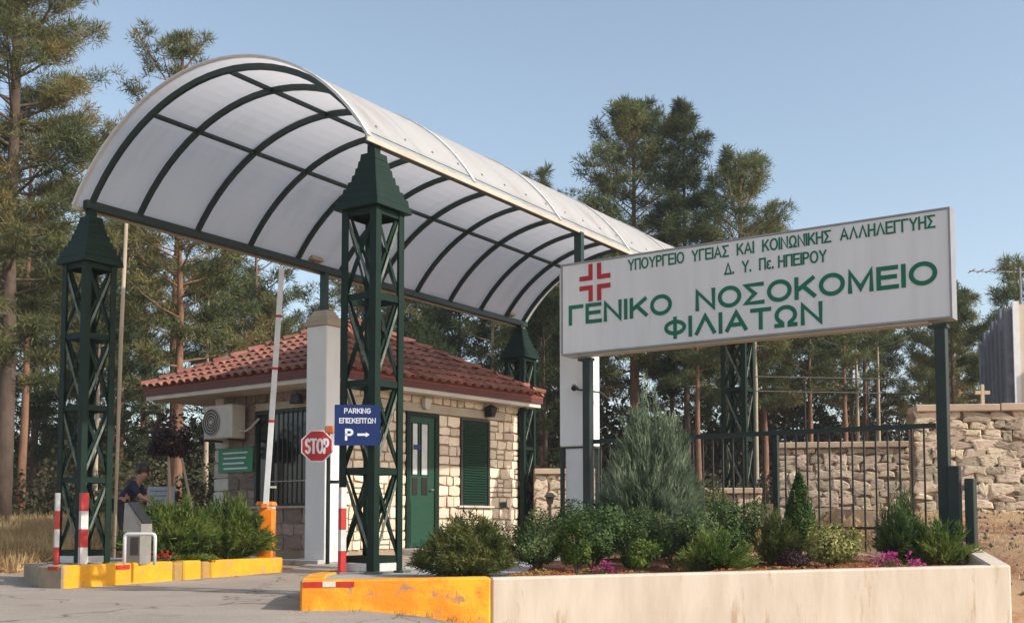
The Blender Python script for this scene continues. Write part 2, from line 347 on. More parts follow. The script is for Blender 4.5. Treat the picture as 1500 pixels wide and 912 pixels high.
# ------------------------------------------------------------ islands, kerbs and planter
def kerb_block(name, p, q, wdt, zt, zb, mat, parent):
    """block from p to q (front face line), body behind it on the left of p->q"""
    p = Vector((*p,0)); q = Vector((*q,0)); t = (q-p).normalized(); n = Vector((-t.y, t.x, 0))*wdt
    mb = MB(); mb.prism([p, q, q+n, p+n], [zb[0],zb[1],zb[1],zb[0]], [zt[0],zt[1],zt[1],zt[0]])
    return mb.build(name, mat, parent, bevel=.018)
# left island
isl = empty('traffic_island', (0,0,0), 0, 'left traffic island with yellow painted kerb, under the left lattice tower', 'traffic island')
MB().prism([(-5.30,13.30),(-3.33,16.62),(-3.6,17.6),(-4.7,18.4),(-6.1,16.6),(-6.15,14.5),(-5.55,13.5)], -.3, -.012).build('paving', M['paving'], isl)
k0 = Vector((-5.09,13.05)); k1 = Vector((-3.262,16.404)); kd = (k1-k0)
def kp(px):   # position along the kerb by its share
    return k0 + kd*px
for a, b, zt, mt in ((0,.445,.02,M['yellow']),(.447,.49,.005,M['wornyellow']),(.492,.575,.018,M['yellow']),(.577,.62,.0,M['wornyellow']),(.622,1,.012,M['yellow'])):
    kerb_block('kerb_block', kp(a), kp(b), .22, (zt,zt), (-.34,-.30), mt, isl)
kerb_block('kerb_block', (-5.42,13.22), (-5.098,13.046), .2, (.015,.015), (-.34,-.34), M['bare'], isl)
kerb_block('kerb_block', (-6.15,14.5), (-5.425,13.225), .2, (.0,.0), (-.34,-.34), M['bare'], isl)
kt = Vector((kd.x, kd.y, 0)).normalized(); kn = Vector((kt.y,-kt.x,0))
for a, b, mt in ((.20,.255,M['red']),):
    p = Vector((*kp(a), -.025))+kn*.004; q = Vector((*kp(b), -.025))+kn*.004
    MB().bar(p, q, .012, .05).build('reflector', mt, isl)
MB().bar(Vector((-5.30,13.150,-.012)), Vector((-5.16,13.074,-.012)), .016, .04).build('reflector', M['red'], isl)
# right island with tower
isr = empty('traffic_island', (0,0,0), 0, 'right traffic island with faded orange kerb, under the right lattice tower', 'traffic island')
MB().prism([(-1.72,10.0),(-.25,10.25),(.25,12.0),(.9,15.0),(1.3,16.0),(.55,16.1),(-1.15,13.3),(-1.83,12.3),(-1.92,11.4),(-1.80,10.4)], -.35, -.015).build('paving', M['paving'], isr)
kerb_block('kerb_block', (-1.817,9.88), (-.186,10.15), .24, (.01,.028), (-.34,-.50), M['orangekerb'], isr)
nose = [(-1.817,9.882),(-1.90,10.4),(-2.02,11.4),(-1.93,12.35),(-1.2,13.45),(.45,16.0)]
for p, q in zip(nose, nose[1:]):
    p_, q_ = Vector(p), Vector(q); kerb_block('kerb_block', q_, p_, .2, (.0,.004), (-.34,-.34), M['paving'] if p[1] > 12 else M['orangekerb'], isr)
ft = Vector((-.186+1.817, 10.15-9.88, 0)).normalized(); fn = Vector((ft.y,-ft.x,0))
for a, b, mt in ((.03,.185,M['red']),(.19,.30,M['bandwhite']),(.305,.46,M['red'])):
    p = Vector((-1.817,9.88,-.022))+ft*a+fn*.003; q = Vector((-1.817,9.88,-.022))+ft*b+fn*.003
    MB().bar(p, q, .012, .045).build('reflector', mt, isr)
# planter
pl = empty('planter', (0,0,0), 0, 'long low stained concrete planter wall filled with shrubs under the hospital sign', 'planter')
kerb_block('front_wall', (-.18,10.152), (4.79,11.05), .20, (.022,.10), (-.65,-.75), M['concrete'], pl)
mb = MB(); a0 = Vector((4.793,11.052,0)); a1 = Vector((4.93,12.1,0)); sd = Vector((-.21,.0,0))
mb.prism([a0+sd, a0, a1, a1+sd], [-.6,-.6,-.2,-.2], [.102,.102,.24,.24]); mb.build('end_wall', M['concrete'], pl, bevel=.02)
def soilz(x, y):
    t = min(1, max(0, (x+.1)/4.8)); return -.02 + .06*t + .10*ss(10.9, 12.4, y-.18*x*.5) + .02*math.sin(7*x)*math.sin(6*y)
tag(sheet('bed_soil', [(-.12,10.40),(4.55,11.22),(4.72,12.3),(1.3,14.8),(.4,12.6)], .2, M['soilbed'], 0, 0, soilz), kind='structure')

# ------------------------------------------------------------ lattice towers
def make_tower(loc, label, group):
    t = empty('lattice_tower', loc, ANG, label, 'tower', group); s = .235; G = M['green']
    lw = .086
    for sx in (-1,1):
        for sy in (-1,1):
            mb = MB(); x, y = sx*s, sy*s   # angle iron, corner outwards
            mb.box(min(x, x-sx*lw), max(x, x-sx*lw), min(y, y-sy*.014), max(y, y-sy*.014), .0, 3.80)
            mb.box(min(x, x-sx*.014), max(x, x-sx*.014), min(y-sy*.0145, y-sy*lw), max(y-sy*.0145, y-sy*lw), .0, 3.80)
            mb.build('leg', G, t)
            f = MB(); f.box(x-.065, x+.065, y-.065, y+.065, -.02, .010); f.build('foot_plate', M['zinc'], t)
    for sgn in (-1,1):
        MB().box(sgn*(s-.006)-.006, sgn*(s-.006)+.006, -s+.10, s-.10, .012, .092).build('base_band', M['bandwhite'], t)
        MB().box(-s+.10, s-.10, sgn*(s-.006)-.006, sgn*(s-.006)+.006, .012, .092).build('base_band', M['bandwhite'], t)
    zs = [.13, 1.04, 1.95, 2.86, 3.76]
    for sgn in (-1,1):
        for z in zs:
            a = s-.018
            MB().box(sgn*a-.006, sgn*a+.006, -s+.078, s-.078, z-.035, z+.035).build('band', G, t)
            MB().box(-s+.078, s-.078, sgn*a-.006, sgn*a+.006, z-.035, z+.035).build('band', G, t)
        for z0, z1 in zip(zs, zs[1:]):
            e = s-.045; lo, hi = z0+.02, z1-.02
            for k, (p, q) in enumerate((((-e,lo),(e,hi)),((e,lo),(-e,hi)),((-e,lo+.10),(e-.035,hi)),((e,lo+.10),(-e+.035,hi)))):
                off = s-.020-.012*k
                MB().bar((sgn*off, p[0], p[1]), (sgn*off, q[0], q[1]), .032, .006, up=(1,0,0)).build('brace', G if k else M['zinc'], t)
                MB().bar((p[0], sgn*off, p[1]), (q[0], sgn*off, q[1]), .032, .006, up=(0,1,0)).build('brace', G if k else M['zinc'], t)
    hw = [.295,.272,.236,.202,.172,.147,.126,.108]
    for i, h in enumerate(hw):
        z = 3.79+i*.079; mb = MB(); mb.frustum(z, h, h, z+.077, h-.008, h-.008); mb.build('cap_board', G, t, bevel=.005)
    MB().box(-.05,.05,-.05,.05, 3.79+8*.079, H-.075).build('top_post', G, t)
    return t
tw = make_tower((GL.x, GL.y, .0), 'green lattice tower standing on the yellow kerbed left island', 'green lattice towers')
for p, lab in ((GR, 'green lattice tower carrying the blue parking sign, nearest to the camera'),
               (GL+U*TF, 'far green lattice tower behind the guard house roof corner'),
               (GR+U*TF, 'far green lattice tower seen beneath the white hospital sign')):
    c = copy_tree(tw); c.location = (p.x, p.y, 0.0 if p is GR else .05); tag(c, lab)

# ------------------------------------------------------------ barrel canopy
can = empty('gate_canopy', (GL.x, GL.y, 0), ANG, 'long white barrel vaulted canopy with dark green ribs over the gate', 'canopy')
RISE = 1.239; RAD = (W*W/4+RISE*RISE)/(2*RISE); CZ = H+RISE-RAD; HA = math.asin(W/2/RAD)
def arc_bar(x0, x1, r0, r1, a0, a1, n=26):
    mb = MB(); vs = []
    for i in range(n+1):
        a = a0+(a1-a0)*i/n; sy, cz = math.sin(a), math.cos(a)
        for x, r in ((x0,r0),(x1,r0),(x1,r1),(x0,r1)): vs.append((x, -W/2+r*sy, CZ+r*cz))
    fs = [(0,1,2,3)[::-1], tuple(4*n+k for k in range(4))]
    for i in range(n):
        for k in range(4): fs.append((4*i+k, 4*i+(k+1)%4, 4*i+4+(k+1)%4, 4*i+4+k))
    return mb.add(vs, fs)
ribs = [0,.75,1.76,2.78,3.80,4.82,5.84,6.86,7.88,8.90,9.80,10.45]
for x in ribs: arc_bar(x-.026, x+.026, RAD-.035, RAD+.033, -HA, HA).build('rib', M['rib'], can)
edges = [-.22]+[x for x in ribs[1:-1]]+[10.68]
for a, b in zip(edges, edges[1:]):
    arc_bar(a+.004, b-.004, RAD+.040, RAD+.052, -HA-.030, HA+.030, 32).build('roof_sheet', M['opal'], can, smooth=False)
for x in (-.2, 1.76, 3.80, 5.84, 7.88, 9.80, 10.66):
    arc_bar(x-.022, x+.022, RAD+.055, RAD+.070, -HA-.030, HA+.030).build('joint_strip', M['whitepaint'], can)
for s_ in (.24, .52, .80):
    ph = math.asin((W/2-s_*W)/RAD); mb = MB(); c = Vector((0, -W/2+RAD*math.sin(ph), CZ+RAD*math.cos(ph)))
    mb.bar(c, c+Vector((10.45,0,0)), .045, .045, up=(0,math.sin(ph),math.cos(ph))); mb.build('purlin', M['rib'], can)
for y in (0, -W):
    MB().box(-.10, 10.60, y-.045, y+.045, H-.075, H+.035).build('edge_beam', M['rib'], can, bevel=.006)
for sgn in (-1, 1):
    a = sgn*(HA+.03); r = RAD+.046; y = -W/2+r*math.sin(a); z = CZ+r*math.cos(a)
    MB().box(-.225, 10.685, y-.012 if sgn<0 else y-.008, y+.008 if sgn<0 else y+.012, z-.050, z-.004).build('drip_strip', M['cream'], can)
for x in [i*.51+.1 for i in range(21)]:
    mb = MB(); a = -(HA-.06); r = RAD+.053; c = Vector((x, -W/2+r*math.sin(a), CZ+r*math.cos(a))); n_ = Vector((0,math.sin(a),math.cos(a)))
    mb.tube([c, c+n_*.012], [.018,.012], 8); mb.build('roof_screw', M['steel'], can)

# ------------------------------------------------------------ white pillars with posts
def pillar(loc, label):
    p = empty('gate_pillar', loc, ANG, label, 'pillar', 'white pillars carrying the canopy posts')
    return p
p1 = pillar((-3.03,18.27,-.12), 'white plastered pillar beside the stop sign, with stepped concrete cap')
MB().box(-.165,.165,-.215,.215,0,3.76).build('shaft', M['white'], p1, bevel=.012)
mb = MB(); mb.frustum(3.76,.195,.245,3.84,.205,.255); mb.frustum(3.842,.185,.235,3.90,.165,.215); mb.frustum(3.902,.15,.20,4.02,.10,.14)
mb.build('cap', M['lintel'], p1, bevel=.008)
MB().box(-.045,.045,-.055,.055,4.02,H-.08+.12).build('post', M['rib'], p1)
MB().box(-.30,.24,-.20,.62,-.06,.045).build('plinth', M['paving'], p1, bevel=.01)
p2 = pillar((.93,15.66,-.02), 'white boxed pillar behind the left end of the hospital sign')
MB().box(-.12,.12,-.16,.16,0,1.55).build('shaft', M['white'], p2, bevel=.01)
MB().box(-.150,.150,-.232,.232,1.56,3.95).build('casing', M['white'], p2, bevel=.012)
MB().box(-.135,.135,-.215,.215,1.535,1.558).build('casing_shadow', M['darkmetal'], p2)  # dark plate standing in for the shadow under the casing
for sx in (-1,1):
    for sy in (-1,1): MB().box(sx*.13-.02,sx*.13+.02,sy*.20-.025,sy*.20+.025,0,1.534).build('guide_bar', M['darkmetal'], p2)
MB().box(-.045,.045,-.055,.055,3.95,H-.06).build('post', M['rib'], p2)
mb = MB(); mb.tube([(-.16,-.05,2.35),(-.26,-.06,2.36),(-.30,-.08,2.33)], [.02,.035,.04], 8); mb.tube([(-.17,-.06,2.33),(-.2,-.25,2.30),(-.05,-.36,2.28),(.1,-.42,2.18)], .012, 6); mb.build('cable', M['black'], p2)

# ------------------------------------------------------------ text
def arc_(cx, cz, rx, rz, a0, a1, n=18):
    return [(cx+rx*math.cos(R_(a0+(a1-a0)*k/n)), cz+rz*math.sin(R_(a0+(a1-a0)*k/n))) for k in range(n+1)]
GLY = {  # advance width, strokes in a unit-high box (centre lines)
 'Γ':(.55,[[(.0,0),(.0,1),(.55,1)]]), 'E':(.60,[[(.60,1),(0,1),(0,0),(.62,0)],[(0,.53),(.56,.53)]]), 'N':(.68,[[(0,0),(0,1),(.68,0),(.68,1)]]), 'I':(.0,[[(0,0),(0,1)]]),
 'K':(.66,[[(0,0),(0,1)],[(0,.36),(.64,1)],[(.24,.60),(.68,0)]]), 'O':(.80,[arc_(.40,.5,.40,.5,0,360,28)]), 'Σ':(.66,[[(.64,1),(0,1),(.36,.5),(0,0),(.66,0)]]),
 'M':(.76,[[(0,0),(0,1),(.38,.12),(.76,1),(.76,0)]]), 'Φ':(.80,[arc_(.40,.52,.40,.34,0,360,26),[(.40,-.04),(.40,1.04)]]), 'Λ':(.76,[[(0,0),(.38,1),(.76,0)]]),
 'A':(.78,[[(0,0),(.39,1),(.78,0)],[(.14,.32),(.64,.32)]]), 'T':(.68,[[(0,1),(.68,1)],[(.34,1),(.34,0)]]), 'Ω':(.78,[[(.02,0),(.25,0),(.25,.12)]+arc_(.39,.56,.36,.44,238,-58,22)+[(.53,.12),(.53,0),(.76,0)]]),
 'Y':(.70,[[(0,1),(.35,.45),(.70,1)],[(.35,.45),(.35,0)]]), 'Π':(.64,[[(0,0),(0,1),(.64,1),(.64,0)]]), 'P':(.58,[[(0,0),(0,1),(.34,1)]+arc_(.34,.745,.24,.255,90,-90,9)+[(0,.49)]]),
 'H':(.64,[[(0,0),(0,1)],[(.64,0),(.64,1)],[(0,.52),(.64,.52)]]), 'Δ':(.76,[[(0,0),(.38,1),(.76,0),(-.02,0)]]), '.':(.02,[[(0,0),(.0,.07)]]), 'ε':(.42,[arc_(.24,.52,.22,.18,40,255,10),arc_(.24,.19,.24,.19,105,320,10)]),
 'S':(.58,[arc_(.29,.74,.27,.26,25,245,12)+arc_(.29,.24,.29,.25,75,-155,12)]), 'R':(.62,[[(0,0),(0,1),(.34,1)]+arc_(.34,.755,.25,.245,90,-90,9)+[(0,.51)],[(.32,.51),(.62,0)]]),
 'G':(.74,[arc_(.38,.5,.38,.5,42,325,22)+[(.72,.46),(.42,.46)]]), ' ':(.35,[])}
def text_part(name, st_, wd, ht, mat, parent, x, z, y, bold=.11):
    """flat painted lettering in the local xz plane, facing -y; x,z = lower left corner; bold = stroke width over letter height"""
    adv = []; cur = 0.0
    for ch in st_: adv.append(cur); cur += GLY[ch][0]+(.26 if ch != ' ' else .10)
    tot = cur-.26; kx = (wd-bold*ht)/tot; kz = ht*(1-bold); hb = bold*ht/2
    for ch, a in zip(st_, adv):
        if ch == ' ': continue
        mb = MB(); lay_ = 0
        for pl_ in GLY[ch][1]:
            lay_ += 1; yy = y-.0012-.0003*(lay_ % 4); pts = [Vector((x+hb+(a+px)*kx, 0, z+hb+pz*kz)) for px, pz in pl_]
            pts = [p_ for i_, p_ in enumerate(pts) if i_ == 0 or (p_-pts[i_-1]).length > 1e-5]
            closed = (pts[0]-pts[-1]).length < 1e-4; n = len(pts); Lf = []; Rt = []
            for k in range(n):
                d1 = (pts[k]-pts[k-1]) if k else ((pts[0]-pts[-2]) if closed else (pts[1]-pts[0])); d2 = (pts[k+1]-pts[k]) if k < n-1 else ((pts[1]-pts[0]) if closed else d1)
                d1 = d1.normalized(); d2 = d2.normalized(); t_ = (d1+d2); t_ = t_.normalized() if t_.length > .05 else d2; nn = Vector((-t_.z,0,t_.x)); m_ = min(1.9, 1/max(.3, nn.dot(Vector((-d2.z,0,d2.x)))))
                p = pts[k].copy()
                if not closed and k == 0: p -= d2*hb*(1 if abs(d2.x) < .2 or abs(d2.z) < .2 else .55)
                if not closed and k == n-1: p += d1*hb*(1 if abs(d1.x) < .2 or abs(d1.z) < .2 else .55)
                Lf.append(p+nn*hb*m_); Rt.append(p-nn*hb*m_)
            mb.add([(p.x, yy, p.z) for p in Lf+Rt], [(k, k+1, n+k+1, n+k) for k in range(n-1)])
        me = bpy.data.meshes.new(name); me.from_pydata(mb.v, [], mb.f); me.materials.append(mat); me.update(); link(name, me, parent)

# ------------------------------------------------------------ hospital sign
SD = math.atan2(-.56637, .82415)
sg = empty('hospital_sign', (.6754, 15.2, 0), SD, 'large white hospital sign board with green Greek lettering and red cross emblem', 'sign')
SW, SH, SZ = 4.989, 1.1875, 2.754
MB().box(.0, SW, .004, .20, SZ, SZ+SH).build('board', M['signface'], sg, bevel=.004)
mb = MB(); e = .022
mb.box(-e, SW+e, -.006, .206, SZ-e, SZ-.001); mb.box(-e, SW+e, -.006, .206, SZ+SH+.001, SZ+SH+e)
mb.box(-e, -.001, -.0065, .2065, SZ-.0005, SZ+SH+.0005); mb.box(SW+.001, SW+e, -.0065, .2065, SZ-.0005, SZ+SH+.0005); mb.build('frame', M['signframe'], sg)
MB().box(.06, SW-.25, .02, .19, SZ-.05, SZ-e-.001).build('bottom_rail', M['cream'], sg)
for x, wd in ((.34,.11),(4.86,.12)):
    MB().box(x-wd/2, x+wd/2, .035, .035+wd, .0, SZ-e-.052).build('post', M['darkmetal'], sg, bevel=.006)
    MB().box(x-wd/2-.06, x+wd/2+.02, .02, .03+wd, SZ-.11, SZ-e-.0515).build('bracket', M['darkmetal'], sg)
for s_, x0, x1, z0, z1, bd in (('YΠOYPΓEIO  YΓEIAΣ  KAI  KOINΩNIKHΣ  AΛΛHΛEΓΓYHΣ',1.0,4.855,.998,1.148,.15),('Δ.  Y.  Πε. HΠEIPOY',2.342,3.626,.778,.928,.15),
                              ('ΓENIKO  NOΣOKOMEIO',.10,4.862,.370,.640,.19),('ΦIΛIATΩN',1.515,3.565,.060,.325,.19)):
    text_part('letter', s_, x1-x0, z1-z0, M['signgreen'], sg, x0, SZ+z0, 0, bd)
cx, cz, g, tk, ln, lv = .505, SZ+.912, .034, .062, .235, .25
for sx in (-1,1):
    for sz in (-1,1):
        mb = MB(); X = lambda v: cx+sx*v; Z = lambda v: cz+sz*v
        mb.box(min(X(g),X(g+tk)), max(X(g),X(g+tk)), -.003, .003, min(Z(g),Z(lv)), max(Z(g),Z(lv)))
        mb.box(min(X(g+tk),X(ln)), max(X(g+tk),X(ln)), -.003, .003, min(Z(g),Z(g+tk)), max(Z(g),Z(g+tk)))
        mb.build('emblem_arm', M['signred'], sg)

# ------------------------------------------------------------ iron fence
FA = Vector((1.05,15.12,0)); FB = Vector((4.66,12.55,0)); FD = (FB-FA); FL = FD.length
fe = empty('iron_fence', (FA.x, FA.y, 0), math.atan2(FD.y, FD.x), 'dark green iron picket fence behind the planter, below the sign', 'fence')
MB().box(0, FL, -.02, .02, 1.545, 1.60).build('top_rail', M['darkmetal'], fe)
MB().box(0, FL-.10, -.016, .016, .43, .46).build('bottom_rail', M['rustbar'], fe)
x = .15
while x < FL-.03:
    if abs(x-2.55) > .06: MB().box(x-.009, x+.009, -.0185, -.0005, .18, 1.546).build('picket', M['rustbar'], fe)
    x += .134
for x in (2.55,): MB().box(x-.03, x+.03, .021, .081, .0, 1.62).build('post', M['darkmetal'], fe)
gp = empty('gate_post', (4.80,12.42,0), SD, 'short thick green gate post at the right foot of the sign', 'post')
MB().box(-.06,.07,-.06,.03,.05,1.12).build('channel', M['darkmetal'], gp, bevel=.01)
MB().box(.11,.21,-.05,.09,.05,.98).build('channel', M['darkmetal'], gp, bevel=.01)
mb = MB(); mb.box(.07,.11,-.02,.02,.3,.36); mb.box(.07,.11,-.02,.02,.85,.91); mb.build('hinge', M['steel'], gp)

# ------------------------------------------------------------ stones
def stone_meshes(name, mat, n, seed, bulge=.35, jit=.05):
    r = random.Random(seed); out = []
    for _ in range(n):
        ring = []
        for (x, z) in ((-.5,-.5),(0,-.5),(.5,-.5),(.5,0),(.5,.5),(0,.5),(-.5,.5),(-.5,0)):
            cj = .07 if x and z else 0
            ring.append((x-math.copysign(cj,x)*bool(x)*bool(z)*r.random()+r.uniform(-jit,jit)*.5, z-math.copysign(cj,z)*bool(x)*bool(z)*r.random()+r.uniform(-jit,jit)))
        vs = [(x, 0, z) for x, z in ring] + [(x, -.62-r.uniform(-.1,.1), z) for x, z in ring]
        vs += [(x*.80, -.62-bulge*r.uniform(.4,1), z*.72) for x, z in ring] + [(r.uniform(-.1,.1), -.62-bulge*r.uniform(.7,1.2), 0)]
        fs = [(i,(i+1)%8,8+(i+1)%8,8+i) for i in range(8)] + [(8+i,8+(i+1)%8,16+(i+1)%8,16+i) for i in range(8)] + [(16+i,16+(i+1)%8,24) for i in range(8)]
        out.append(MB().add(vs, fs).mesh(name, mat))
    return out
def lay(parent, meshes, x0, x1, z0, z1, wr, hr, depth, yplane, seed, holes=(), ztop=None, gap=.02, axis=None, alt=None, name='stone', rot=.03):
    """lay stones in uneven courses on the local plane y=yplane facing -y (axis None) or by an axis matrix"""
    r = random.Random(seed); z = z0; cnt = 0
    snaps = sorted([h[2] for h in holes]+[h[3] for h in holes]+[z1])
    while z < z1-.05:
        zn = z+r.uniform(*hr)
        for s_ in snaps:
            if s_ > z+.06 and abs(s_-zn) < hr[0]*.6: zn = s_; break
        zn = min(zn, z1)
        iv = [(x0, x1)]
        for (hx0, hx1, hz0, hz1) in holes:
            if hz0 < zn-.03 and hz1 > z+.03:
                iv = [q for a, b in iv for q in ((a, min(b,hx0)), (max(a,hx1), b)) if q[1]-q[0] > .05]
        for a, b in iv:
            x = a
            while x < b-.02:
                wd = r.uniform(*wr); wd = b-x if b-x-wd < wr[0]*.6 else wd
                parts = [(z, zn)] if (zn-z) < hr[1]*.8 or r.random() > .25 or wd > .3 else [(z,(z+zn)/2),((z+zn)/2,zn)]
                for za, zb in parts:
                    cxx = x+wd/2; czz = (za+zb)/2
                    ms = alt[0] if alt and alt[1](cxx, czz) else meshes
                    o = link(name, ms[r.randrange(len(ms))], parent)
                    loc = Vector((cxx, yplane, czz)); ry = r.uniform(-rot,rot)
                    mtx = Matrix.Translation(loc) @ Matrix.Rotation(ry,4,'Y') @ Matrix.Diagonal((wd-gap, depth*r.uniform(.8,1.25), (zb-za)-gap, 1))
                    o.matrix_basis = (axis @ mtx) if axis else mtx; cnt += 1
                x += wd
        z = zn
    return cnt

# ------------------------------------------------------------ guard house (local x along the right face, local y along the left face)
HE = Vector((-3.134, 18.997, 0)); HANG = math.atan2(.7788, .6273)
HK = .975; HO = Vector((0,0,.5076*(1-HK)))
hs = empty('guard_house', HE*HK+HO, HANG, 'small stone guard house with hipped terracotta tile roof behind the gate', 'house')
hs.scale = (HK,HK,HK)
LA, LB, EZ, AZ = 6.026, 5.223, 3.014, 4.53
X0, X1, Y0, Y1 = .74, 5.62, .39, 3.90
MB().box(X0, X1, Y0, Y1, -.4, 2.90).build('wall', M['mortar'], hs)
ls = stone_meshes('stone', M['limestone'], 14, 3, .10, .09); bs = stone_meshes('stone', M['shadedbrownstone'], 10, 4, .14, .10); qs = stone_meshes('stone', M['quoin'], 5, 6, .25)
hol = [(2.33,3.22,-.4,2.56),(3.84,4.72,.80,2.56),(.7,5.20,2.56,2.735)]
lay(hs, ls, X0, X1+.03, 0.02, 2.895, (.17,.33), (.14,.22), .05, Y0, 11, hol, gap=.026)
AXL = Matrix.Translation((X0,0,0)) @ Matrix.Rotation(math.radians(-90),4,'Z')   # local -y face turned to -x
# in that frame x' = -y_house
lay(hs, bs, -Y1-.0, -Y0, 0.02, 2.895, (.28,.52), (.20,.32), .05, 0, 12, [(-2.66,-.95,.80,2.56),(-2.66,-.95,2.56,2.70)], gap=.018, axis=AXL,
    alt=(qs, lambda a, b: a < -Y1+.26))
# lintel band, door step
MB().box(X0+.002, 5.19, Y0-.065, Y0-.003, 2.565, 2.73).build('lintel', M['lintel'], hs, bevel=.006)
MB().box(X0-.062, X0-.003, .96, 2.65, 2.565, 2.70).build('lintel', M['lintel'], hs, bevel=.006)
MB().box(2.2, 3.3, -.25, Y0-.07, -.2, .035).build('door_step', M['quoin'], hs, bevel=.01)
dr = MB().box(2.42, 3.10, Y0-.03, Y0-.004, .05, 2.48).build('door', M['greenwood'], hs)
mb = MB(); mb.box(2.335,2.418,Y0-.055,Y0-.004,.04,2.555); mb.box(3.102,3.212,Y0-.055,Y0-.004,.04,2.555); mb.box(2.4185,3.1015,Y0-.055,Y0-.004,2.482,2.555); mb.build('door_frame', M['green'], hs)
for x0, x1 in ((2.50,2.63),(2.74,2.90)):
    MB().box(x0, x1, Y0-.036, Y0-.031, 1.40, 2.34).build('pane', M['curtain'], dr)
    mb = MB(); mb.box(x0-.025,x0-.001,Y0-.045,Y0-.031,1.38,2.36); mb.box(x1+.001,x1+.025,Y0-.045,Y0-.031,1.38,2.36); mb.build('glazing_bar', M['green'], dr)
    MB().box(x0, x1, Y0-.040, Y0-.031, 1.02, 1.34).build('lower_pane', M['glass'], dr)
MB().box(2.46, 3.06, Y0-.042, Y0-.031, .12, .92).build('door_panel', M['greenwood'], dr, bevel=.008)
MB().tube([(3.04,Y0-.035,1.12),(3.04,Y0-.08,1.12),(2.95,Y0-.085,1.12)], .011, 6).build('handle', M['steel'], dr)
MB().box(2.52, 2.72, Y0-.047, Y0-.038, 1.86, 1.95).build('sticker', M['blue'], dr)
# shuttered window
sh = MB().box(3.88, 4.66, Y0-.035, Y0-.004, .86, 2.50).build('shutter', M['green'], hs)
for k in range(30):
    z = .93+k*.051
    MB().bar((3.94,Y0-.045,z),(4.60,Y0-.045,z),.030,.008,up=(0,-.6,1)).build('slat', M['greenwood'], sh)
mb = MB(); mb.box(3.845,3.878,Y0-.06,Y0-.004,.84,2.52); mb.box(4.662,4.712,Y0-.06,Y0-.004,.84,2.52); mb.box(3.8785,4.6615,Y0-.06,Y0-.004,2.502,2.54); mb.build('window_frame', M['rustbar'], hs)
MB().box(3.74, 4.80, Y0-.11, Y0-.003, .795, .838).build('window_sill', M['quoin'], hs, bevel=.006)
for (x, z) in ((5.12,.86),): MB().box(x-.09,x+.09,Y0-.075,Y0-.056,z-.05,z+.05).build('vent', M['black'], hs)
# barred window on the left face (frame with x' = -y)
lw_ = MB().box(-2.62,-.99,-.008,-.003,.84,2.52); o = lw_.build('window', M['glass'], hs); o.matrix_basis = AXL
mb = MB(); mb.box(-2.655,-2.60,-.06,-.009,.81,2.55); mb.box(-1.01,-.955,-.06,-.009,.81,2.55); mb.box(-2.5995,-1.0105,-.06,-.009,2.49,2.55); mb.box(-2.5995,-1.0105,-.06,-.009,.81,.86); mb.box(-2.25,-2.19,-.05,-.0095,.862,2.488)
fr = mb.build('window_frame', M['darkmetal'], o)
for k in range(9):
    x = -2.10+k*.13; MB().tube([(x,-.075,.83),(x,-.075,2.53)], .009, 6).build('bar', M['rustbar'], o)
MB().bar((-2.3,-.085,1.25),(-1.0,-.085,1.25),.02,.02).build('bar', M['steel'], o)
o = MB().box(-2.72,-.9,-.09,-.003,.765,.807).build('window_sill', M['lintel'], hs); o.matrix_basis = AXL
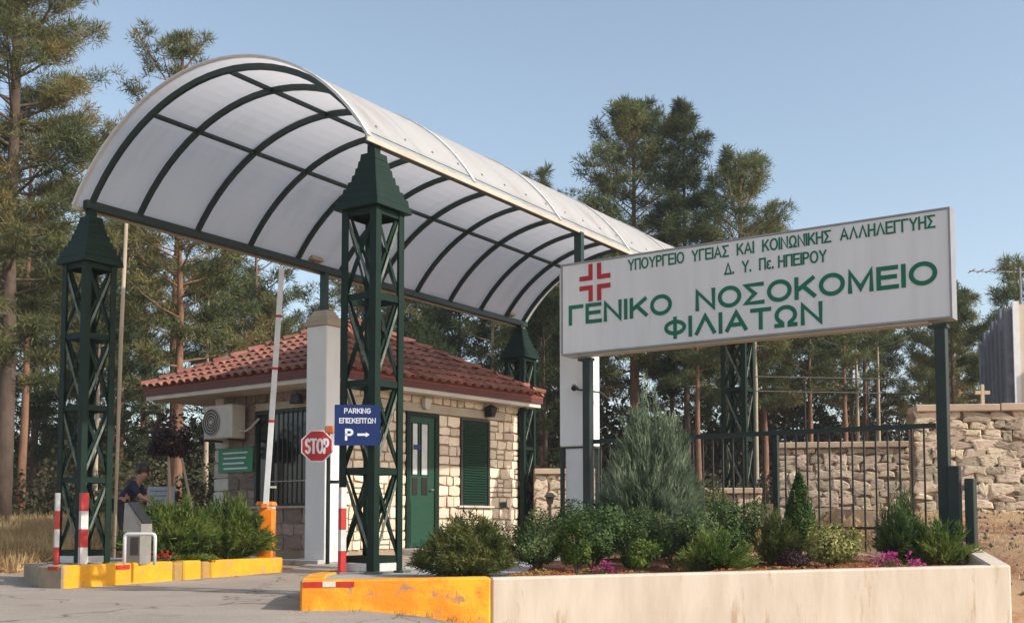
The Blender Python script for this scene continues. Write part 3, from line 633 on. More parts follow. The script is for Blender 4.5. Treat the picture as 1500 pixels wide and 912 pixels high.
# roof
def roof():
    c = Vector((LA/2, LB/2, AZ)); z0 = EZ+.085
    P = [Vector((0,0,z0)), Vector((LA,0,z0)), Vector((LA,LB,z0)), Vector((0,LB,z0))]
    mb = MB(); mb.add([*P, c, *[Vector((p.x,p.y,z0-.03)) for p in P]], [(0,1,4),(1,2,4),(2,3,4),(3,0,4),(8,7,6,5),(0,5,6,1),(1,6,7,2),(2,7,8,3),(3,8,5,0)])
    base = mb.build('roof', M['roofbase'], hs)
    # barrel tile
    tm = []
    for k in range(5):
        r = random.Random(k); mb = MB(); vs = []; n = 6
        for (yy, rr, zz) in ((0,.098,.030),(.39,.080,.004)):
            for lay_ in (0,-.014):
                for i in range(n+1):
                    a = math.pi*i/n; vs.append(((rr+lay_)*math.cos(a)*(1+r.uniform(-.03,.03)), yy, zz+(rr+lay_)*math.sin(a)*.85))
        fs = []
        for i in range(n):
            fs += [(i,i+1,2*(n+1)+i+1,2*(n+1)+i), (n+1+i+1,n+1+i,3*(n+1)+i,3*(n+1)+i+1), (i+1,i,n+1+i,n+1+i+1)]
        tm.append(mb.add(vs, fs).mesh('roof_tile', M['tile']))
    stuffb = MB(); r = random.Random(8); cnt = 0
    for fi, (a, b) in enumerate(((3,0),(0,1),(1,2),(2,3))):
        A, B = P[a], P[b]; ex = (B-A).normalized(); L_ = (B-A).length; mid = (A+B)/2
        up = (c-mid); sl_ = up.length; up.normalize(); nn = ex.cross(up).normalized()
        if nn.z < 0: nn = -nn
        rows = int(sl_/.335); ncol = int(L_/.232); pw = L_/ncol
        for j in range(rows+1):
            s0 = j*.335-.05
            for i in range(ncol):
                xx = (i+.5)*pw; fr_ = max(s0,0)+.13
                if min(xx, L_-xx)/(L_/2) < fr_/sl_ : continue
                if s0 > sl_-.3: continue
                pos = A+ex*(xx+r.uniform(-.008,.008))+up*(s0+r.uniform(-.012,.012))+nn*.012
                mt = Matrix((( ex.x,up.x,nn.x,pos.x),(ex.y,up.y,nn.y,pos.y),(ex.z,up.z,nn.z,pos.z),(0,0,0,1))) @ Matrix.Rotation(r.uniform(-.03,.03),4,'Z')
                me_ = tm[r.randrange(5)]
                if fi < 2:
                    o = link('roof_tile', me_, base); o.matrix_basis = mt; cnt += 1
                else:
                    stuffb.add([mt @ v.co for v in me_.vertices], [tuple(p.vertices) for p in me_.polygons])
    tag(stuffb.build('roof_tiles_behind', M['tile'], base), kind='stuff')
    for p in P:   # hip caps
        dv = (c-p); L_ = dv.length; dv.normalize(); side = dv.cross(Vector((0,0,1))).normalized(); nn = side.cross(dv).normalized()
        k = 0.0
        while k < L_-.2:
            pos = p+dv*k+nn*.045; mt = Matrix(((side.x,dv.x,nn.x,pos.x),(side.y,dv.y,nn.y,pos.y),(side.z,dv.z,nn.z,pos.z),(0,0,0,1))) @ Matrix.Diagonal((1.25,1.0,1.1,1))
            o = link('ridge_tile', tm[r.randrange(5)], base); o.matrix_basis = mt; k += .36
    MB().frustum(AZ-.05,.16,.16,AZ+.12,.05,.05,c.x,c.y).build('finial', M['tile'], base, bevel=.02)
    return cnt
roof()
mb = MB()
for q in ((0,LA,0,.03),(0,LA,LB-.03,LB),(0,.03,.0305,LB-.0305),(LA-.03,LA,.0305,LB-.0305)): mb.box(*q, EZ-.055, EZ+.052)
mb.build('fascia', M['fascia'], hs)
MB().box(.035, LA-.035, .035, LB-.035, EZ-.135, EZ-.056).build('soffit', M['soffit'], hs)
# things fixed on the house
ln = empty('wall_lantern', (HE + Vector((.6273*4.58+.7788*-0, .7788*4.58, 0)) + Vector((-.7788*(Y0-.07), .6273*(Y0-.07), 2.60)))*HK+HO, HANG, 'dark iron lantern on the stone wall above the shuttered window', 'lantern')
mb = MB(); mb.frustum(0,.05,.05,.16,.09,.09,0,-.12); mb.frustum(.165,.11,.11,.24,.02,.02,0,-.12); mb.build('lantern_body', M['black'], ln)
mb = MB(); mb.tube([(0,0,.08),(0,-.06,.20),(0,-.12,.22)], .014, 6); mb.box(-.05,.05,-.012,.0,.0,.16); mb.build('bracket', M['rustbar'], ln)
wl = empty('wall_lamp', (HE + Vector((.6273*2.78, .7788*2.78, 0)) + Vector((-.7788*(Y0-.07), .6273*(Y0-.07), 2.66)))*HK+HO, HANG, 'small pale box lamp on the lintel over the green door', 'lamp')
MB().box(-.08,.08,-.10,0,0,.16).build('lamp_case', M['ac'], wl, bevel=.012)
MB().box(-.055,.055,-.085,-.015,-.03,-.001).build('lamp_glass', M['curtain'], wl)
def hl(xp, off, z): # point on the left face: xp = local y, off = distance out of the wall
    return HE + Vector((.6273, .7788, 0))*(X0-off) + Vector((-.7788, .6273, 0))*xp + Vector((0,0,z))
_hl = hl
def hl(*a): return _hl(*a)*HK+HO
ac = empty('air_conditioner', hl(3.05, .06, 2.06), HANG-math.pi/2, 'old cream air conditioning unit with round fan on the guard house wall', 'air conditioner')
MB().box(-.62,.20,-.38,-.06,0,.62).build('casing', M['ac'], ac, bevel=.02)
mb = MB(); mb.tube([(-.38,-.384,.31),(-.38,-.388,.31)], [.25,.25], 28); mb.build('fan_opening', M['acdark'], ac)
for r_ in (.245,.19,.135,.08):
    pts = [(-.38+r_*math.cos(k*math.pi/14), -.396, .31+r_*math.sin(k*math.pi/14)) for k in range(29)]
    MB().tube(pts, .007, 5).build('grille_ring', M['ac'], ac)
MB().tube([(-.38,-.389,.31),(-.38,-.405,.31)], [.045,.04], 14).build('fan_hub', M['ac'], ac)
mb = MB(); mb.box(-.58,-.54,-.40,0,-.035,-.001); mb.box(.1,.14,-.40,0,-.035,-.001); mb.build('bracket', M['rustbar'], ac)
MB().tube([(.2,-.2,.15),(.3,-.16,.12),(.34,-.05,.2),(.55,-.04,.35)], .02, 7).build('pipe', M['ac'], ac)
gp_ = empty('green_plate', hl(3.19, .075, 1.45), HANG-math.pi/2, 'small green notice plate on the guard house wall below the air conditioner', 'sign')
MB().box(-.50,.50,-.012,0,0,.44).build('plate', M['plategreen'], gp_)
for k in range(4):
    z = .34-k*.095; MB().box(-.36+.03*(k%2), .36-.05*(k%3), -.016, -.0125, z, z+.03).build('text_line', M['signwhite'], gp_)
fl = empty('flood_lamp', hl(1.35, .06, 2.62), HANG-math.pi/2, 'dark flood lamp under the eaves beside the white pillar', 'lamp')
MB().frustum(0,.13,.06,.16,.10,.05,0,-.12).build('lamp_head', M['black'], fl, bevel=.01)
MB().tube([(0,0,.06),(0,-.08,.07)], .018, 6).build('bracket', M['rustbar'], fl)
for (q, lab) in ((GL+U*(TL-.25), 'small pale floodlight on the canopy beam above the pillar with the stone cap'), (GL+U*(TF-.45), 'small pale floodlight at the far end of the canopy beam')):
    f = empty('floodlight', (q.x, q.y, H+.036), ANG, lab, 'floodlight')
    mb = MB(); mb.add([(-.14,-.10,.04),(.14,-.10,.04),(.14,.08,.02),(-.14,.08,.02),(-.12,-.08,.09),(.12,-.08,.09),(.12,.06,.16),(-.12,.06,.16)],
                      [(3,2,1,0),(4,5,6,7),(0,1,5,4),(1,2,6,5),(2,3,7,6),(3,0,4,7)]); mb.build('lamp_head', M['lintel'], f, bevel=.008)
    MB().box(-.02,.02,-.02,.02,0,.045).build('bracket', M['steel'], f)

# ------------------------------------------------------------ stone boundary walls
rs = stone_meshes('stone', M['rubble'], 22, 21, .22, .30)
def bwall(name, A, B, z0, z1, th, label, wr, hr, cop=.10, seed=1, depth=.07, gap=.022, cpx=.05):
    A = Vector((*A,0)); B = Vector((*B,0)); D = B-A; L_ = D.length
    r = empty(name, A, math.atan2(D.y, D.x), label, 'wall')
    MB().box(0, L_, .0, th, z0-.4, z1-cop-.002).build('core', M['rubblemortar'], r)
    lay(r, rs, .0, L_, z0-.05, z1-cop-.01, wr, hr, depth, .01, seed, gap=gap, rot=.22)
    n = max(1, int(L_/1.1)); rr = random.Random(seed)
    for i in range(n):
        MB().box(L_*i/n+.004, L_*(i+1)/n-.004, -depth-.03-rr.uniform(0,.01), th+.04, z1-cop, z1+rr.uniform(-.006,.006)).build('coping_stone', M['coping'], r, bevel=.012)
    return r
bwall('stone_wall', (6.02,17.05), (9.6,16.6), .55, 2.26, .45, 'tall rough rubble stone wall at the right edge, with sandy coping', (.10,.38), (.08,.21), .11, 31, .075, -.01)
bwall('stone_wall', (4.38,18.80), (6.42,18.45), .2, 1.82, .4, 'mid height rubble wall seen through the iron pickets', (.14,.32), (.10,.19), .10, 32, .06, .006)
bwall('stone_wall', (2.2,20.1), (4.36,20.0), .2, 1.11, .4, 'low stone wall behind the silver green cypress bush', (.16,.34), (.12,.2), .10, 33, .05)
bwall('stone_wall', (.44,22.85), (1.7,22.9), .1, 1.58, .4, 'pale stone wall between the guard house corner and white boxed pillar', (.18,.34), (.14,.22), .11, 34, .04, .016)
cr = empty('grave_cross', (7.02,17.0,2.262), 0, 'small white stone cross on top of the rubble wall coping', 'cross')
mb = MB(); mb.box(-.025,.025,-.02,.02,0,.30); mb.box(-.11,-.0255,-.019,.019,.15,.205); mb.box(.0255,.11,-.019,.019,.15,.205); mb.build('cross', M['coping'], cr, bevel=.004)

# ------------------------------------------------------------ building at the right edge
bd = empty('block_building', (10.58,24,0), 0, 'grey ribbed building with cream front at the right edge behind the wall', 'building')
tfc = Vector((.75,3.3,0)); L_ = tfc.length
mb = MB(); mb.prism([(0,0),(9,-.6),(9.7,2.8),(tfc.x,tfc.y)], 0, [5.02,5.02,4.75,4.75]); mb.build('wall', M['greywall'], bd)
mb = MB(); mb.prism([(.02,-.08),(8.9,-.68),(8.9,-.61),(.02,-.004)], 0, 5.10); mb.build('front_wall', M['creamwall'], bd)
MB().box(-.03,.10,-.12,-.085,0,5.16).build('corner_strip', M['whitepaint'], bd)
for k in range(7):
    f0 = (k+.1)/7; f1 = (k+.62)/7; p = tfc*f0; q = tfc*f1; n_ = Vector((-.975,.22,0))*.14
    MB().prism([p, q, q+n_, p+n_], 0, 5.05-.05*k+(.12 if k%2 else 0)).build('pilaster', M['greywall'], bd)
for k in range(2):
    MB().box(.55+k*2.2, 1.7+k*2.2, -.30-.0-.06-k*.17, -.16-k*.17+.02, 2.3, 3.9).build('window', M['glass'], bd)
mb = MB(); mb.tube([(1.1,2.0,4.7),(1.1,2.0,6.35)], .025, 6); mb.build('antenna_mast', M['steel'], bd)
mb = MB(); mb.tube([(-.1,1.9,6.25),(1.3,2.05,6.25)], .015, 5)
for k in range(6): mb.tube([(-.05+k*.2,1.7,6.25),(-.05+k*.2,2.1,6.25)], .01, 4)
mb.build('antenna_boom', M['steel'], bd)

# ------------------------------------------------------------ signs, bollards, barrier, machine
st = empty('stop_sign', (-2.80,17.45,-.12), 0, 'red octagonal stop sign on a dark pole in front of the white pillar', 'stop sign')
MB().tube([(0,.0,0),(0,0,1.86)], .032, 10).build('pole', M['darkmetal'], st)
r_ = .262
oct_ = [(-.17+r_*math.cos(R_(22.5+45*k)), r_*math.sin(R_(22.5+45*k))+1.79) for k in range(8)]
def plate(poly, y0, y1): return MB().add([(x,y0,z) for x,z in poly]+[(x,y1,z) for x,z in poly], [tuple(range(8)), tuple(range(15,7,-1))]+[(k,(k+1)%8,8+(k+1)%8,8+k) for k in range(8)])
plate(oct_, -.045, -.036).build('sign_plate', M['signwhite'], st)
in_ = [(-.17+(x+.17)*.92, 1.79+(z-1.79)*.92) for x,z in oct_]; plate(in_, -.048, -.0455).build('sign_field', M['red'], st)
text_part('letter', 'STOP', .37, .235, M['signwhite'], st, -.355, 1.672, -.0485, .15)
MB().box(-.12,.02,-.035,-.004,1.72,1.84).build('clamp', M['darkmetal'], st)
mb = MB(); mb.frustum(1.98,.075,.05,2.10,.06,.045,.01,0); mb.build('lamp', M['amber'], st, bevel=.015)
MB().tube([(0,0,1.86),(0,0,1.98)], .018, 6).build('lamp_stem', M['darkmetal'], st)
MB().box(.033,.16,-.015,.015,1.22,1.27).build('bracket', M['darkmetal'], st)
ps = empty('parking_sign', (-1.575,11.63,1.29), R_(4), 'blue visitor parking sign with arrow fixed on the near lattice tower', 'parking sign')
MB().box(-.232,.232,-.008,0,0,.415).build('plate', M['blue'], ps)
text_part('letter', 'PARKING', .27, .055, M['signwhite'], ps, -.135, .325, -.008, .16)
text_part('letter', 'EΠIΣKEΠTΩN', .37, .055, M['signwhite'], ps, -.185, .225, -.008, .16)
text_part('letter', 'P', .085, .12, M['signwhite'], ps, -.125, .05, -.008, .2)
mb = MB(); mb.box(.0,.085,-.0115,-.0085,.098,.122); mb.add([(.085,-.0115,.085),(.125,-.0115,.11),(.085,-.0115,.135),(.085,-.0085,.085),(.125,-.0085,.11),(.085,-.0085,.135)], [(0,1,2),(5,4,3),(0,3,4,1),(1,4,5,2),(2,5,3,0)]); mb.build('arrow', M['signwhite'], ps)
for z in (.08,.34): MB().box(-.20,.20,.001,.022,z,z+.03).build('clamp', M['steel'], ps)
def bollard(loc, label, hgt=.87, first=0, wd=.062):
    b = empty('bollard', loc, R_(38), label, 'bollard', 'red and white banded bollards'); n = 4 if first < 2 else 5; z = 0
    for k in range(n):
        MB().box(-wd/2, wd/2, -wd/2, wd/2, z+.001, z+hgt/n-.001).build('band', M['red'] if (k+first)%2 else M['bandwhite'], b); z += hgt/n
    MB().box(-wd/2-.03, wd/2+.03, -wd/2-.03, wd/2+.03, -.01, .0).build('foot_plate', M['steel'], b)
    return b
bollard((-5.40,13.62,0), 'slim red and white bollard at the left edge of the left island', .86, 1, .05)
bollard((-5.085,13.62,0), 'thick red and white bollard in front of the left lattice tower', .86, 0, .085)
bollard((-1.745,11.80,0), 'red and white bollard at the foot of the tower with the parking sign', .87, 1, .062)
bollard((-4.75,14.25,0), 'short red and white bollard beside the ticket machine', .42, 0, .05)

br = empty('barrier', (-3.55,16.62,-.02), 0, 'orange parking barrier box with raised white arm', 'barrier')
MB().box(-.105,.105,-.14,.14,.0,.72).build('cabinet', M['orange'], br, bevel=.012)
MB().box(-.112,.10,-.12,.12,.722,.765).build('collar', M['ac'], br)
mb = MB(); mb.frustum(.767,.135,.13,.83,.12,.12,-.01); mb.build('hood', M['orange'], br, bevel=.012)
MB().tube([(-.04,-.141,.60),(-.04,-.150,.60)], .022, 10).build('lock', M['black'], br)
a0 = Vector((.015,-.16,.78)); a1 = Vector((.20,-.16,4.22)); nseg = 9
for k in range(nseg):
    p = a0.lerp(a1, k/nseg); q = a0.lerp(a1, (k+1)/nseg)
    if k: p = p + (q-p)*.0
    MB().bar(p, q, .030, .075, up=(1,0,0)).build('arm', M['whitepaint'], br)
for k in (3,5,7):
    p = a0.lerp(a1, (k+.1)/nseg); q = a0.lerp(a1, (k+.2)/nseg); MB().bar(p, q, .034, .079, up=(1,0,0)).build('reflector', M['red'], br)
MB().box(.03,.16,-.17,-.14,1.02,1.05).build('arm_bracket', M['ac'], br)
MB().box(-.04,.04,-.20,-.10,.74,.80).build('pivot', M['orange'], br)
mb = MB(); mb.tube([(-.11,-.05,.46),(-.30,-.07,.52)], .03, 8); mb.build('counterweight', M['orange'], br)

tm = empty('ticket_machine', (-4.62,14.15,-.01), R_(-18), 'grey steel ticket machine with slanted dark display behind the white hoop', 'ticket machine')
MB().box(-.12,.13,-.10,.12,0,.40).build('cabinet', M['steel'], tm, bevel=.012)
mb = MB(); mb.add([(-.13,-.10,.40),(.13,-.10,.40),(.13,.12,.40),(-.13,.12,.40),(-.13,-.08,.76),(-.08,-.08,.76),(-.08,.10,.76),(-.13,.10,.76),(.13,-.10,.50),(.13,.12,.50)],
                  [(0,3,2,1),(4,5,6,7),(0,1,8,5,4),(3,7,6,9,2),(0,4,7,3),(1,2,9,8),(5,8,9,6)]); mb.build('housing', M['steel'], tm)
MB().bar((-.075,.01,.765),(.14,.01,.512),.20,.012,up=(.75,0,.65)).build('display', M['black'], tm)
MB().box(-.02,.10,-.106,-.101,.12,.34).build('door', M['acdark'], tm)
hp = empty('guard_hoop', (-4.48,13.83,0), R_(-6), 'white tubular guard hoop in front of the ticket machine', 'hoop')
pts = [(-.19,0,0),(-.19,0,.33)]+[(-.15-.04*math.cos(a),0,.33+.04*math.sin(a)) for a in (R_(30),R_(60),R_(90))]+[(.15+.04*math.sin(a),0,.33+.04*math.cos(a)) for a in (0,R_(30),R_(60),R_(90))]+[(.19,0,0)]
MB().tube(pts, .022, 10).build('hoop', M['whitepaint'], hp, smooth=True)

# ------------------------------------------------------------ board, pole
nb = empty('notice_board', (-7.35,24.0,.1), R_(5), 'pale grey notice board behind the bright juniper, at the wood edge', 'notice board')
MB().box(-.28,.28,-.02,.02,.76,1.16).build('board', M['board'], nb)
MB().box(-.24,.16,-.02,.02,.56,.73).build('board', M['board'], nb)
for k in range(3): MB().box(-.22,.2-.08*k,-.024,-.0205,1.05-.1*k,1.08-.1*k).build('text_line', M['boardmark'], nb)
for x in (-.22,.22): MB().box(x-.02,x+.02,.021,.05,0,1.15).build('leg', M['darkmetal'], nb)
wp = empty('wooden_pole', (-5.85,16.9,-.1), 0, 'thin pale wooden pole rising just behind the left lattice tower', 'pole')
MB().tube([(.0,0,.0),(.02,0,2.0),(.03,0,3.4),(.07,0,5.1)], [.022,.027,.032,.028], 8).build('pole', M['barkpale'], wp, smooth=True)

# ------------------------------------------------------------ foliage generators
def unit(a): return a/np.maximum(1e-9, np.linalg.norm(a, axis=1, keepdims=True))
def blades(rng, base, dirn, ln, wd):
    """one thin triangle each"""
    side = unit(np.cross(dirn, rng.normal(size=dirn.shape))); ln = ln[:,None]; wd = wd[:,None]
    v = np.stack([base-side*wd/2, base+side*wd/2, base+dirn*ln], 1); return v.reshape(-1,3)
def rhombs(rng, c, nrm, sz):
    a = unit(np.cross(nrm, rng.normal(size=nrm.shape))); b = np.cross(nrm, a); sz = sz[:,None]
    v = np.stack([c-a*sz*.5, c-b*sz*.28+nrm*sz*.06, c+a*sz*.5, c+b*sz*.28+nrm*sz*.06], 1); return v.reshape(-1,3)
def pine_parts(seed, Hh, c0, Rr, nl, tpl, npt_, lean=.3, droop=0., rtr=.14, shape=.75, nlen=.22, nwid=.034, tuft=.16, gaps=0.):
    npt = int(npt_*1.45); nwid *= .62; nlen *= .82
    rng = np.random.default_rng(seed); mb = MB(); n = 9
    tz = np.linspace(0,1,n); ox = np.cumsum(rng.normal(0,.05,n))*lean*2; oy = np.cumsum(rng.normal(0,.05,n))*lean*2; ox -= ox[0]; oy -= oy[0]
    axis = lambda t: np.array([np.interp(t,tz,ox), np.interp(t,tz,oy), t*Hh])
    mb.tube([tuple(axis(t)) for t in tz], [rtr*(1-.86*t)+.012 for t in tz], 8)
    B = []; D = []
    for i in range(nl):
        t = c0+(.985-c0)*((i+rng.random())/nl)**.9; q = (t-c0)/(1-c0)
        prof = (np.sin(np.pi*min(1,(q*.82+.16)))**shape) if q < .5 else (1-((q-.5)/.5)**1.7*.86)
        L_ = Rr*prof*rng.uniform(.55,1.15)
        if gaps and rng.random() < gaps: L_ *= .35
        az = i*2.39996+rng.uniform(-.5,.5); el = R_(-8-droop+55*q)+rng.uniform(-.2,.2)
        p0 = axis(t); d0 = np.array([np.cos(az)*np.cos(el), np.sin(az)*np.cos(el), np.sin(el)])
        P = [p0+d0*L_*s_+np.array([0,0,.22*L_*s_*s_]) for s_ in (0,.35,.7,1)]
        mb.tube([tuple(p) for p in P], [rtr*.22*(1-.5*t)+.004, rtr*.15, rtr*.09, .008], 5, cap=False)
        k = max(3, int(tpl*(.35+.65*L_/Rr))); s_ = 1-rng.random(k)**1.2*.60
        cpos = np.array([np.interp(s_, (0,.35,.7,1), [p[j] for p in P]) for j in range(3)]).T
        lat = np.cross(d0,[0,0,1]); lat /= max(1e-6,np.linalg.norm(lat))
        cpos = cpos + lat*(rng.normal(0,.26,k)*L_*(.35+.4*s_))[:,None]*.9 + np.array([0,0,1])*(rng.uniform(-.06,.20,k))[:,None]*(.35+.3*L_)
        for c in cpos:
            m_ = npt; dr_ = unit(rng.normal(size=(m_,3))+np.array([0,0,.45])+d0*.5)
            B.append(c+dr_*tuft*rng.uniform(.0,.9,(m_,1))*np.array([1.15,1.15,.75])); D.append(unit(dr_+rng.normal(0,.35,(m_,3))))
        for c in cpos[:4]:
            mb.tube([tuple(P[1]*.5+P[2]*.5), tuple(c)], [.014,.006], 3, cap=False)
    B = np.concatenate(B); D = np.concatenate(D); m_ = len(B)
    return mb, blades(rng, B, D, rng.uniform(.6,1.15,m_)*nlen, rng.uniform(.7,1.2,m_)*nwid)
def pine(name, loc, label, group, mat, bark, rz=0, **kw):
    mb, v = pine_parts(**kw); t = empty(name, loc, rz, label, 'tree', group)
    mb.build('trunk', bark, t, smooth=True); link('crown', np_mesh('crown', v, 3, mat), t); return t

T = []
pine('pine_tree', (-10.9,24.5,.3), 'tall brown-green pine filling the upper left corner', None, M['pine_brown'], M['barkdark'], seed=1, Hh=16, c0=.20, Rr=2.15, nl=112, tpl=30, npt_=50, rtr=.20, tuft=.27, nlen=.20, nwid=.030)
pine('pine_tree', (-9.45,32,.3), 'tall open-topped pine showing above the left end of the canopy', None, M['pine_brown'], M['bark'], seed=2, Hh=14.2, c0=.46, Rr=2.2, nl=34, tpl=17, npt_=34, rtr=.17, gaps=.3, tuft=.24, nlen=.24, nwid=.042, lean=.2)
pine('pine_tree', (-8.0,27.5,.3), 'brown-green pine seen between the left tower and guard house roof', None, M['pine_brown'], M['bark'], rz=1, seed=3, Hh=8.2, c0=.38, Rr=1.9, nl=34, tpl=20, npt_=32, tuft=.24, nlen=.22, nwid=.04)
pine('pine_tree', (-11.4,26.6,.4), 'slim pine with bare reddish trunk left of the left tower', None, M['pine_brown'], M['bark'], seed=4, Hh=9.5, c0=.50, Rr=1.8, nl=26, tpl=16, npt_=30, rtr=.10, tuft=.22, lean=.15)
pine('pine_tree', (-8.1,36,.3), 'green pine with broad crown above the guard house roof', None, M['pine_green'], M['bark'], seed=5, Hh=9.6, c0=.45, Rr=2.2, nl=34, tpl=18, npt_=32, tuft=.26, nlen=.24, nwid=.045)
pine('pine_tree', (3.65,34,.5), 'large green pine rising behind the far end of the canopy', None, M['pine_green'], M['bark'], seed=6, Hh=12.5, c0=.34, Rr=2.35, nl=66, tpl=28, npt_=34, tuft=.26, nlen=.22, nwid=.042, rtr=.15, lean=.12)
pine('pine_tree', (5.1,33.2,.5), 'narrow dark tree with pointed top right of the large green pine', None, M['pine_dark'], M['barkdark'], seed=7, Hh=12.4, c0=.28, Rr=1.15, nl=60, tpl=20, npt_=34, tuft=.24, shape=.5, lean=.1, rtr=.1)
pine('pine_tree', (6.75,33,.5), 'yellow-green pine with spiky top above the middle of the sign', None, M['pine_green'], M['bark'], seed=8, Hh=10.6, c0=.32, Rr=2.0, nl=52, tpl=26, npt_=32, tuft=.22, rtr=.16, lean=.1)
pine('pine_tree', (8.0,36,.5), 'lower yellow-green pine top at the right slope of the tree group', None, M['pine_brown'], M['bark'], seed=18, Hh=9.3, c0=.38, Rr=1.9, nl=40, tpl=24, npt_=30, tuft=.24, rtr=.12)
pine('pine_tree', (.95,36,.4), 'pine whose tufted top just clears the canopy roof', None, M['pine_green'], M['bark'], seed=9, Hh=11.5, c0=.45, Rr=1.4, nl=30, tpl=16, npt_=30, tuft=.22, gaps=.2)
pine('pine_tree', (14.9,38,.6), 'dark green pine between the sign and ribbed grey building', None, M['pine_green'], M['bark'], seed=10, Hh=7.6, c0=.12, Rr=1.6, nl=36, tpl=18, npt_=30, tuft=.26, nwid=.045)
pine('pine_tree', (13.4,30,.6), 'slender pine with bare trunk behind the right sign post', None, M['pine_green'], M['barkpale'], seed=12, Hh=6.6, c0=.5, Rr=1.1, nl=24, tpl=14, npt_=30, tuft=.2, rtr=.1, lean=.1)
# trees of the wood behind
rng = random.Random(77)
protos = []
for k, kw in enumerate((dict(seed=40,Hh=9,c0=.35,Rr=2.1,nl=34,tpl=17,npt_=28,tuft=.28,nlen=.26,nwid=.05,rtr=.13,lean=.15), dict(seed=41,Hh=9,c0=.5,Rr=1.8,nl=28,tpl=17,npt_=28,tuft=.28,nlen=.26,nwid=.05,rtr=.12,lean=.2),
                        dict(seed=42,Hh=8,c0=.22,Rr=2.2,nl=38,tpl=17,npt_=28,tuft=.30,nlen=.26,nwid=.055,rtr=.12,lean=.2), dict(seed=43,Hh=9.5,c0=.62,Rr=1.6,nl=22,tpl=16,npt_=28,tuft=.26,nlen=.26,nwid=.05,rtr=.10,lean=.1))):
    mb, v = pine_parts(**kw); mts = [(M['pine_brown'],M['bark']),(M['pine_green'],M['bark']),(M['pine_dark'],M['barkdark']),(M['pine_green'],M['barkpale'])][k]
    protos.append((mb.mesh('trunk', mts[1], True), np_mesh('crown', v, 3, mts[0])))
def wood_tree(k, x, y, s, label, group):
    t = empty('pine_tree', (x, y, gz(x,y)-.05), rng.uniform(0,6.28), label, 'tree', group); t.scale = (s*rng.uniform(.9,1.1), s*rng.uniform(.9,1.1), s)
    link('trunk', protos[k][0], t); link('crown', protos[k][1], t)
G1, L1 = 'pines of the wood left of the guard house', 'brown-green pine in the wood left of the guard house'
G2, L2 = 'pines of the wood behind the gate', 'pine in the dark wood behind the canopy and guard house'
G3, L3 = 'pines of the wood behind the iron fence', 'pine with bare lower trunk in the wood behind the iron fence'
for (x, y, k, s) in ((-14.5,28,0,1.1),(-13,31,2,.95),(-16.5,33,1,1.2),(-12.4,36,0,1.1),(-10.6,30,2,.62),(-11.6,33,1,.95),(-9.2,38,2,.95),(-13.6,42,0,1.0),(-17,40,0,1.2),(-20,36,1,1.2),(-8.3,31,3,.72),(-10.2,43,1,1.0),(-7.2,34,0,.72),(-15.2,37,2,1.0),(-9.9,27.2,3,.6)):
    wood_tree(k, x, y, s, ['broad brown-green pine','green pine with a bare lower trunk','dense dark pine with foliage low down','slim pale-trunked pine'][k]+' in the wood left of the guard house', G1)
for (x, y, k, s) in ((-6.6,40,2,.85),(-5.0,37,0,.9),(-3.5,41,1,.98),(-1.8,38,2,1.0),(-.6,34,3,.85),(.4,42,0,1.1),(1.6,38,2,.95),(2.4,33,1,.85),(-2.6,33,2,.72),(-4.4,46,0,1.1),(.2,47,1,1.1),(1.9,29,3,.72),(2.9,42,0,1.1),(.9,31,2,.75)):
    wood_tree(k, x, y, s, ['broad brown-green pine','green pine with a bare lower trunk','dense dark pine with foliage low down','slim pale-trunked pine'][k]+' in the wood behind the canopy and guard house', G2)
for (x, y, k, s) in ((4.2,38,0,.95),(5.6,40,2,1.0),(7.0,37,3,.82),(8.2,40,0,.92),(6.2,29,3,.66),(9.4,36,1,.8),(10.6,33,3,.74),(10.9,36,3,.78),(9.9,41,2,1.0),(11.8,38,0,.85),(12.6,42,2,.92),(13.6,36,0,.76),(7.6,44,1,1.05),(12.0,31,1,.62),(4.9,30,1,.7),(16.4,44,2,.72),(8.9,30.5,1,.66)):
    wood_tree(k, x, y, s, ['broad brown-green pine','green pine with a bare reddish trunk','dense dark pine with foliage low down','slim pale-trunked pine'][k]+' in the wood behind the iron fence', G3)
# understorey mass of the wood
nr = np.random.default_rng(9)
def mass(name, n, xr, yr, zfun, mat, sz, seed):
    nr = np.random.default_rng(seed); x = nr.uniform(*xr, n); y = nr.uniform(*yr, n)
    top = zfun(x, y); h = np.abs(np.sin(x*2.1+y)*np.cos(x*.9-y*.7))*.45+.55
    z = nr.random(n)**.85*top*h
    keep = (np.sin(x*5.3+z*2.1)+np.sin(z*4.7-y*2.2+x*1.3)) > -.9
    P = np.stack([x,y,z+.1],1)[keep]; return tag(link(name, np_mesh(name, rhombs(nr, P, unit(nr.normal(size=P.shape)+np.array([.4,-.6,.3])), nr.uniform(.5,1.3,len(P))*sz), 4, mat)), kind='stuff')
mass('woodland_understorey', 120000, (-23,20), (38,52), lambda x,y: np.where(x<-5, 4.4, 5.8)+np.sin(x*.8)*.9, M['wood_litter'], .30, 1)
mass('woodland_brush', 34000, (-19,-4.5), (25,34), lambda x,y: 1.9+np.sin(x*1.7)*.6+ (y-25)*.12, M['wood_litter'], .14, 2)
mass('woodland_brush', 22000, (.5,13), (26,34), lambda x,y: 1.5+np.sin(x*1.3)*.4+ (y-26)*.1, M['wood_litter'], .13, 3)

